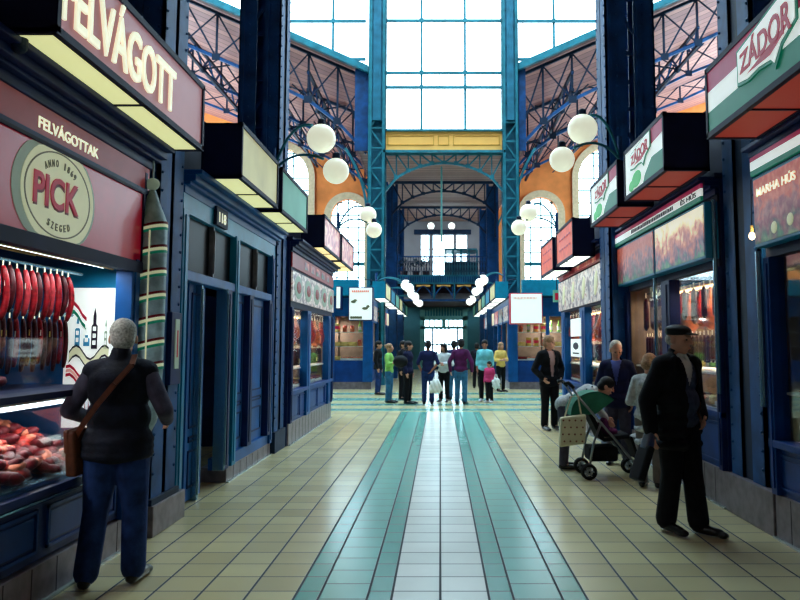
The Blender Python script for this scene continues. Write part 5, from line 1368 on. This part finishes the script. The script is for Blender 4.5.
m = MB(); m.ball(P(0, .012, .075), (.092, .108, .045), 18, Xc); m.ball(P(0, .02, .055), (.086, .102, .04), 18, Xc); m.ball(P(0, -.105, .052), (.062, .055, .010), 14, Xc)
pc.piece('flat_cap', m, 'black', None, .008)
pc.shoes('shoe_black').done()
hb = pc.world((-.33, .0, .80))
bag = thing('document_bag', 'slim black bag with a shiny handle held by the man in the cap', 'bag', tuple(hb))
m = MB(); m.box(-.035, .035, -.08, .08, -.36, -.06); me = mesh_of(m); o = link('bag_body', me, 'black', bag); bb = o.modifiers.new('b', 'BEVEL'); bb.width = .02; bb.segments = 3; o.rotation_euler = (0, R(22), R(20))
m = MB(); m.box(-.04, .04, -.05, .05, -.10, .06); me = mesh_of(m); o = link('shiny_flap', me, 'chrome', bag); bb = o.modifiers.new('b', 'BEVEL'); bb.width = .02; bb.segments = 3; o.rotation_euler = (0, R(22), R(20))
# --- man standing in an open dark jacket
gx, gy = ground(550, 430)
p = Person('man with fair hair in a dark jacket open over a pink shirt, hands in pockets', (gx, gy), R(20), 1.72, .014, 0, dict(elL=(.29, .05, 1.13), wrL=(.19, -.09, .97), elR=(-.29, .05, 1.13), wrR=(-.19, -.09, .97)), R(35), 0, 1.02)
p.body().hair('hair_fair', 'full').trousers('black_cloth', .02, .03, .95)
p.top('shirt_pink', .008, None, 1, 'shirt', sleeves=False)
p.top('black_cloth', .032, .86, 1, 'jacket', lambda c: c.y < -.04 and c.z > 1.0 and abs(c.x) < .02+(c.z-1.0)*.10, collar=.03).shoes('shoe_black').done()
# --- woman bending over the pushchair (faces right = heading +90)
p = Person('dark haired woman in a pale patterned sweater bending over the pushchair', (xy(565, 9.9, 0), 9.9), R(80), 1.50, .013, R(66), dict(), 0, R(-8), 1.0)
J = p.J
for n, s in (('L', 1), ('R', -1)):
    J['el'+n] = J['sh'+n]+V((s*.03, -.06, -.24)); J['wr'+n] = J['el'+n]+V((-s*.03, -.14, -.16))
p.body().hair('hair_dark', 'full').trousers('sleeve_grey', .02, .03, .95).top('knit_pale', .024, None, .9, 'sweater')
m = MB()
for k in range(5):
    c = J['pelvis'].lerp(J['neck'], .18+.17*k)
    for s in (-1, 1):
        a = c+V((s*.155, -.02, .0)); 
        m.cap(a+p.tm @ V((s*.02, .08, .02)), a+p.tm @ V((s*.028, .0, -.03)), .014); m.cap(a+p.tm @ V((s*.028, .0, -.03)), a+p.tm @ V((s*.02, -.08, .02)), .014)
p.piece('sweater_chevrons', m, 'knit_mark', None, .01); p.shoes('shoe_black').done()
# --- white haired man in a navy blazer
p = Person('white haired man in a navy blazer looking down at the pushchair', (xy(619, 10.3, 0), 10.3), R(-18), 1.62, .013, R(8), dict(elR=(-.27, -.0, 1.12), wrR=(-.22, -.18, .94), elL=(.27, .03, 1.12), wrL=(.22, -.06, .88)), R(20), R(22), 1.08)
p.body().hair('hair_white', 'short').trousers('sleeve_grey', .02, .03, .95).top('shirt_blue', .008, None, 1, 'shirt', sleeves=False)
p.top('navy_cloth', .03, .84, .95, 'blazer', lambda c: c.y < -.05 and c.z > 1.12 and abs(c.x) < (c.z-1.12)*.22, collar=.015).shoes('shoe_black').done()
# --- person in pale grey behind the man with the cap
p = Person('person in a long pale grey coat, half hidden behind the man in the cap', (xy(651, 8.6, 0), 8.6), R(150), 1.46, .013, R(6), dict(elR=(-.26, .0, 1.12), wrR=(-.2, -.2, 1.1), elL=(.26, .0, 1.12), wrL=(.2, -.2, 1.1)), R(-20), R(15), 1.05)
p.body().hair('hair_fair', 'full').trousers('tan_cloth', .02, .03, .95).top('knit_pale', .03, .6, .9, 'coat').shoes('shoe_black').done()
# --- the group at the crossing
def crowd(label, px, py, Y, hd, H, hair, hs, topm, trm, hem=None, sleeve=1.0, g=.02, skin='skin', pose=None, head=0, tname='jacket', bld=1.0, shoe='shoe_black', lean=0):
    if py: gx, gy = ground(px, py)
    else: gx, gy = xy(px, Y, 0), Y
    p = Person(label, (gx, gy), R(hd), H, .02, R(lean), pose or {}, R(head), 0, bld, None, skin)
    p.body().hair(hair, hs).trousers(trm, .018, .028, .95).top(topm, g, hem, sleeve, tname).shoes(shoe)
    p.done(); return p
fold = dict(elL=(.27, .0, 1.13), wrL=(.05, -.2, 1.16), elR=(-.27, .0, 1.13), wrR=(-.05, -.2, 1.12))
crowd('woman in a green top and blue jeans facing right in the group', 389, 403, 0, 75, 1.58, 'hair_fair', 'bun', 'green_cloth', 'jeans_light', None, .5, .02, 'skin', dict(elL=(.26, -.05, 1.15), wrL=(.2, -.25, 1.2), elR=(-.26, -.05, 1.15), wrR=(-.2, -.25, 1.2)), 0, 'top')
pb = crowd('person in dark clothes with a big shoulder bag, second from the left in the group', 408, 404, 0, 70, 1.64, 'hair_dark', 'full', 'navy_cloth', 'black_cloth', .9, 1, .03, 'skin', None, 20)
crowd('dark haired person standing behind the one with the shoulder bag', 403, 0, 21.9, 60, 1.66, 'hair_dark', 'full', 'vest_cloth', 'black_cloth', .9, 1, .03)
crowd('person in dark clothes at the far left, in front of the stalls', 378, 0, 24.0, 80, 1.66, 'hair_dark', 'full', 'black_cloth', 'jeans', .86, 1, .03)
crowd('man in a navy T-shirt and jeans seen from behind', 428, 404.5, 0, 180, 1.66, 'hair_dark', 'full', 'tee_navy', 'jeans', None, .12, .018, 'skin_dark', dict(elL=(.28, .04, 1.14), wrL=(.18, .0, .9), elR=(-.28, .06, 1.14), wrR=(-.12, .1, .95)), 0, 'tee_shirt')
crowd('woman in a white cardigan facing the camera in the group', 444, 402, 0, -15, 1.58, 'hair_dark', 'long', 'shirt_white', 'black_cloth', None, 1, .024, 'skin', fold, -25, 'cardigan')
crowd('person in a navy top hidden behind the purple jacket', 454, 0, 21.8, 180, 1.66, 'hair_dark', 'full', 'tee_navy', 'jeans_light', None, 1, .03)
crowd('man in a purple jacket and blue jeans seen from behind', 461, 404.5, 0, 165, 1.70, 'hair_dark', 'full', 'purple_cloth', 'jeans_light', .95, 1, .028, 'skin', dict(elL=(.31, .05, 1.14), wrL=(.3, -.03, .9), elR=(-.31, .05, 1.14), wrR=(-.3, -.03, .9)), 20)
crowd('adult in an aqua shirt and dark trousers beside the child', 485, 401.5, 0, -10, 1.68, 'hair_dark', 'full', 'aqua_cloth', 'black_cloth', None, .35, .026, 'skin_dark', None, 0, 'shirt', 1.08, 'shoe_pale')
pk = crowd('child in a pink jacket next to the adult in aqua', 489.5, 402.5, 0, -30, 1.10, 'hair_dark', 'full', 'pink_cloth', 'black_cloth', None, 1, .03, 'skin', None, -30, 'jacket', 1.15, 'shoe_pale')
crowd('person in a yellow top in the background right of the group', 501, 0, 25.5, 30, 1.62, 'hair_fair', 'long', 'yellow_cloth', 'black_cloth', None, .5, .024, 'skin', fold, 0, 'top')
crowd('person in dark clothes far behind, left of the aqua shirt', 477, 0, 27.5, 170, 1.6, 'hair_dark', 'full', 'iron_dark' if False else 'vest_cloth', 'black_cloth', .9, 1, .03)
def carrier(px, py, Y, w, h, label):
    z = zy(py, Y); x = xy(px, Y, z); t = thing('carrier_bag', label, 'bag', (x, Y, z)); m = MB()
    m.ball((x, Y, z), (w/2, w*.32, h*.42), 16); m.ball((x, Y, z-h*.2), (w*.55, w*.36, h*.26), 14)
    me = remesh(m, .02, 2)
    for v in me.vertices: v.co -= V((x, Y, z)); v.co += v.co.normalized()*.018*math.sin(v.co.x*60+v.co.z*25)
    link('bag', me, 'plastic_white', t)
    MB().tube([(x-w*.22, Y, z+h*.3), (x-.02, Y, z+h*.62), (x+.02, Y, z+h*.62), (x+w*.22, Y, z+h*.3)], .012, 6).build('handles', 'plastic_white', t)
carrier(435.5, 386, 20.0, .34, .42, 'large white plastic carrier bag held by the man in the navy T-shirt')
carrier(496, 383, 20.6, .22, .36, 'white plastic carrier bag beside the child in pink')
t = thing('shoulder_bag', 'big black shoulder bag of the dark clothed person on the left', 'bag', (xy(400.5, 20.2), 20.2, 1.12))
m = MB(); m.ball((0, 0, 0), (.2, .13, .17), 16); link('bag', remesh(m, .02, 2), 'black', t); MB().tube([tuple(V(t.location)+V(q_)) for q_ in ((-.1, 0, .12), (.05, -.05, .32), (.19, 0, .37), (.12, .1, .1))], .015, 6).build('strap', 'black', t)
# ================================================================ PUSHCHAIR
wx, wy = ground(597, 473)
st = thing('pushchair', 'dark green folding pushchair with small double wheels', 'pushchair', (xy(596, 9.35, 0), 9.35, 0))
# local frame: +X is the front of the pushchair (right in the photo)
o0 = V(st.location)
def sp(x, y, z): return tuple(o0+V((x, y, z)))
WH = []
def wheel(x, y, r=.085):
    m = MB()
    for dy in (-.03, .03):
        n = 20; rings = []
        m.tube([sp(x+r*.82*math.cos(2*PI*k/n), y+dy, r+r*.82*math.sin(2*PI*k/n)) for k in range(n+1)], r*.2, 8)
    w = m.build('wheel', 'rubber', st, True)
    m = MB()
    for dy in (-.03, .03):
        m.tube([sp(x, y+dy-.008, r), sp(x, y+dy+.008, r)], r*.32, 12)
        for k in range(6): a = PI*k/3; m.bar(sp(x, y+dy, r), sp(x+r*.75*math.cos(a), y+dy, r+r*.75*math.sin(a)), .012)
    m.build('hub', 'chrome', w); MB().tube([sp(x, y-.04, r), sp(x, y+.04, r)], .012, 8).build('axle', 'black', w)
for x in (-.12, .42):
    for y in (-.22, .22): wheel(x, y)
for y in (-.22, .22):
    MB().tube([sp(-.30, y, 1.0), sp(-.2, y, .86), sp(.18, y, .42), sp(.42, y, .12)], .013, 8).build('frame_tube', 'chrome', st, True)
    MB().tube([sp(-.12, y, .1), sp(-.06, y, .4), sp(.02, y, .60)], .013, 8).build('frame_tube', 'chrome', st, True)
    MB().tube([sp(-.38, y, 1.03), sp(-.33, y, 1.04), sp(-.27, y, .98)], .02, 8).build('handle_grip', 'black', st, True)
MB().tube([sp(-.12, -.22, .12), sp(-.12, .22, .12)], .012, 8).build('cross_bar', 'chrome', st); MB().tube([sp(.42, -.22, .14), sp(.42, .22, .14)], .012, 8).build('cross_bar', 'chrome', st)
m = MB(); 
m.bar(sp(-.12, 0, .78), sp(.05, 0, .42), .38, .05, up=(1, 0, .5)); m.bar(sp(.05, 0, .42), sp(.34, 0, .46), .38, .05); m.build('seat', 'black_cloth', st, bevel=.015)
m = MB(); m.bar(sp(.36, 0, .45), sp(.44, 0, .2), .34, .03, up=(1, 0, .3)); m.build('leg_rest', 'black_cloth', st, bevel=.01)
def shell(name, rx, rz, y0, y1, a0, a1, cx, cz, mt, th=.012):
    m = MB(); n = 14; pr = None
    for k in range(n):
        u0, u1 = R(a0+(a1-a0)*k/n), R(a0+(a1-a0)*(k+1)/n)
        m.prism([(cx+rx*math.cos(u0), cz+rz*math.sin(u0)), (cx+rx*math.cos(u1), cz+rz*math.sin(u1)), (cx+(rx-th)*math.cos(u1), cz+(rz-th)*math.sin(u1)), (cx+(rx-th)*math.cos(u0), cz+(rz-th)*math.sin(u0))], lambda u, v, t: sp(u, t, v), y0, y1)
    for yy_ in (y0, y1-.01):
        pts = [(cx+rx*math.cos(R(a0+(a1-a0)*k/n)), cz+rz*math.sin(R(a0+(a1-a0)*k/n))) for k in range(n+1)]+[(cx, cz)]
        m.prism(pts, lambda u, v, t: sp(u, t, v), yy_, yy_+.01)
    return m.build(name, mt, st)
shell('canopy', .27, .24, -.2, .2, 40, 185, -.03, .70, 'stroller_green')
m = MB(); m.box(*[a+b for a, b in zip((o0.x,)*2, (-.1, .22))], o0.y-.16, o0.y+.16, .18, .34); m.build('basket', 'black_cloth', st, bevel=.03)
m = MB(); m.ball(sp(.10, 0, .6), (.07, .09, .10), 14); m.ball(sp(.18, 0, .53), (.10, .08, .05), 12)
MB().ball(sp(.47, .0, .42), (.09, .12, .05), 12).build('tray_blanket', 'knit_pale', st, True)
me = remesh(m, .015, 2)
for v in me.vertices: v.co -= o0+V((.12, 0, .5))
kid = thing('blanket_bundle', 'bundle of pink and dark cloth lying in the pushchair seat', 'blanket', tuple(o0+V((.12, 0, .5)))); link('bundle', me, 'purple_cloth', kid)
st.scale = (1.08, 1.08, 1.08)
tb = thing('tote_bag', 'cream cloth bag printed with little dark flowers, hung from the pushchair', 'bag', sp(-.31, -.26, .84))
bo = V(tb.location)
m = MB(); m.prism([(-.15, -.12), (.15, -.08), (.13, -.42), (-.17, -.46)], lambda u, v, t: (bo.x+u, bo.y+t, bo.z+v), -.05, .05); m.build('bag', 'tote_cloth', tb, bevel=.02)
m = MB(); random.seed(4)
for i in range(4):
    for j in range(4): m.ball((bo.x-.12+.07*i+.02*(j % 2)-.004*j, bo.y-.051, bo.z-.15-.08*j), (.011, .004, .011), 8)
m.build('flower_print', 'dark_red', tb, True)
MB().tube([(bo.x-.1, bo.y, bo.z-.12), (bo.x-.02, bo.y, bo.z+.12), (bo.x+.06, bo.y, bo.z+.13), (bo.x+.1, bo.y, bo.z-.1)], .01, 6).build('handles', 'tote_cloth', tb)
# ================================================================ LIGHT AND CAMERA
W = bpy.data.worlds.new('sky'); bpy.context.scene.world = W; W.use_nodes = True; nt = W.node_tree; nt.nodes.clear()
o = nt.nodes.new('ShaderNodeOutputWorld'); bg = nt.nodes.new('ShaderNodeBackground'); tc = nt.nodes.new('ShaderNodeTexCoord'); nz = nt.nodes.new('ShaderNodeTexNoise'); nz.inputs['Scale'].default_value = 1.5
rp = nt.nodes.new('ShaderNodeValToRGB'); rp.color_ramp.elements[0].color = (.5, .8, 1, 1); rp.color_ramp.elements[1].color = (.66, .9, 1, 1)
nt.links.new(tc.outputs['Generated'], nz.inputs['Vector']); nt.links.new(nz.outputs[0], rp.inputs[0]); nt.links.new(rp.outputs[0], bg.inputs[0]); bg.inputs[1].default_value = 8.5; nt.links.new(bg.outputs[0], o.inputs[0])
def area(name, loc, rot, sx, sy, e, col, portal=False):
    l = bpy.data.lights.new(name, 'AREA'); l.shape = 'RECTANGLE'; l.size = sx; l.size_y = sy; l.energy = e; l.color = col
    o = bpy.data.objects.new(name, l); C.objects.link(o); o.location = loc; o.rotation_euler = rot
    if portal: l.cycles.is_portal = True
    return o
area('added_ridge_opening', (0, 13, 16.2), (0, 0, 0), 5.2, 7, 1, (1, 1, 1), True)  # portal at the ridge gap added for floor light
area('added_roof_opening', (0, 23.2, 20), (0, 0, 0), 34, 14, 1, (1, 1, 1), True)  # portal where the nave roof is left open, unseen, to let sky light in
cam = bpy.data.cameras.new('camera'); co = bpy.data.objects.new('camera', cam); C.objects.link(co)
co.location = (0, 0, EYE); co.rotation_euler = (PI/2+TILT, 0, 0)
cam.sensor_fit = 'HORIZONTAL'; cam.sensor_width = 36; cam.lens = F*36/800; cam.shift_x = -(CX-400)/800; cam.shift_y = -(300-CY)/800; cam.clip_end = 300
sc = bpy.context.scene; sc.camera = co
sc.view_settings.view_transform = 'Standard'; sc.view_settings.look = 'None'; sc.view_settings.gamma = 1; sc.view_settings.use_curve_mapping = False; sc.view_settings.exposure = 0.1
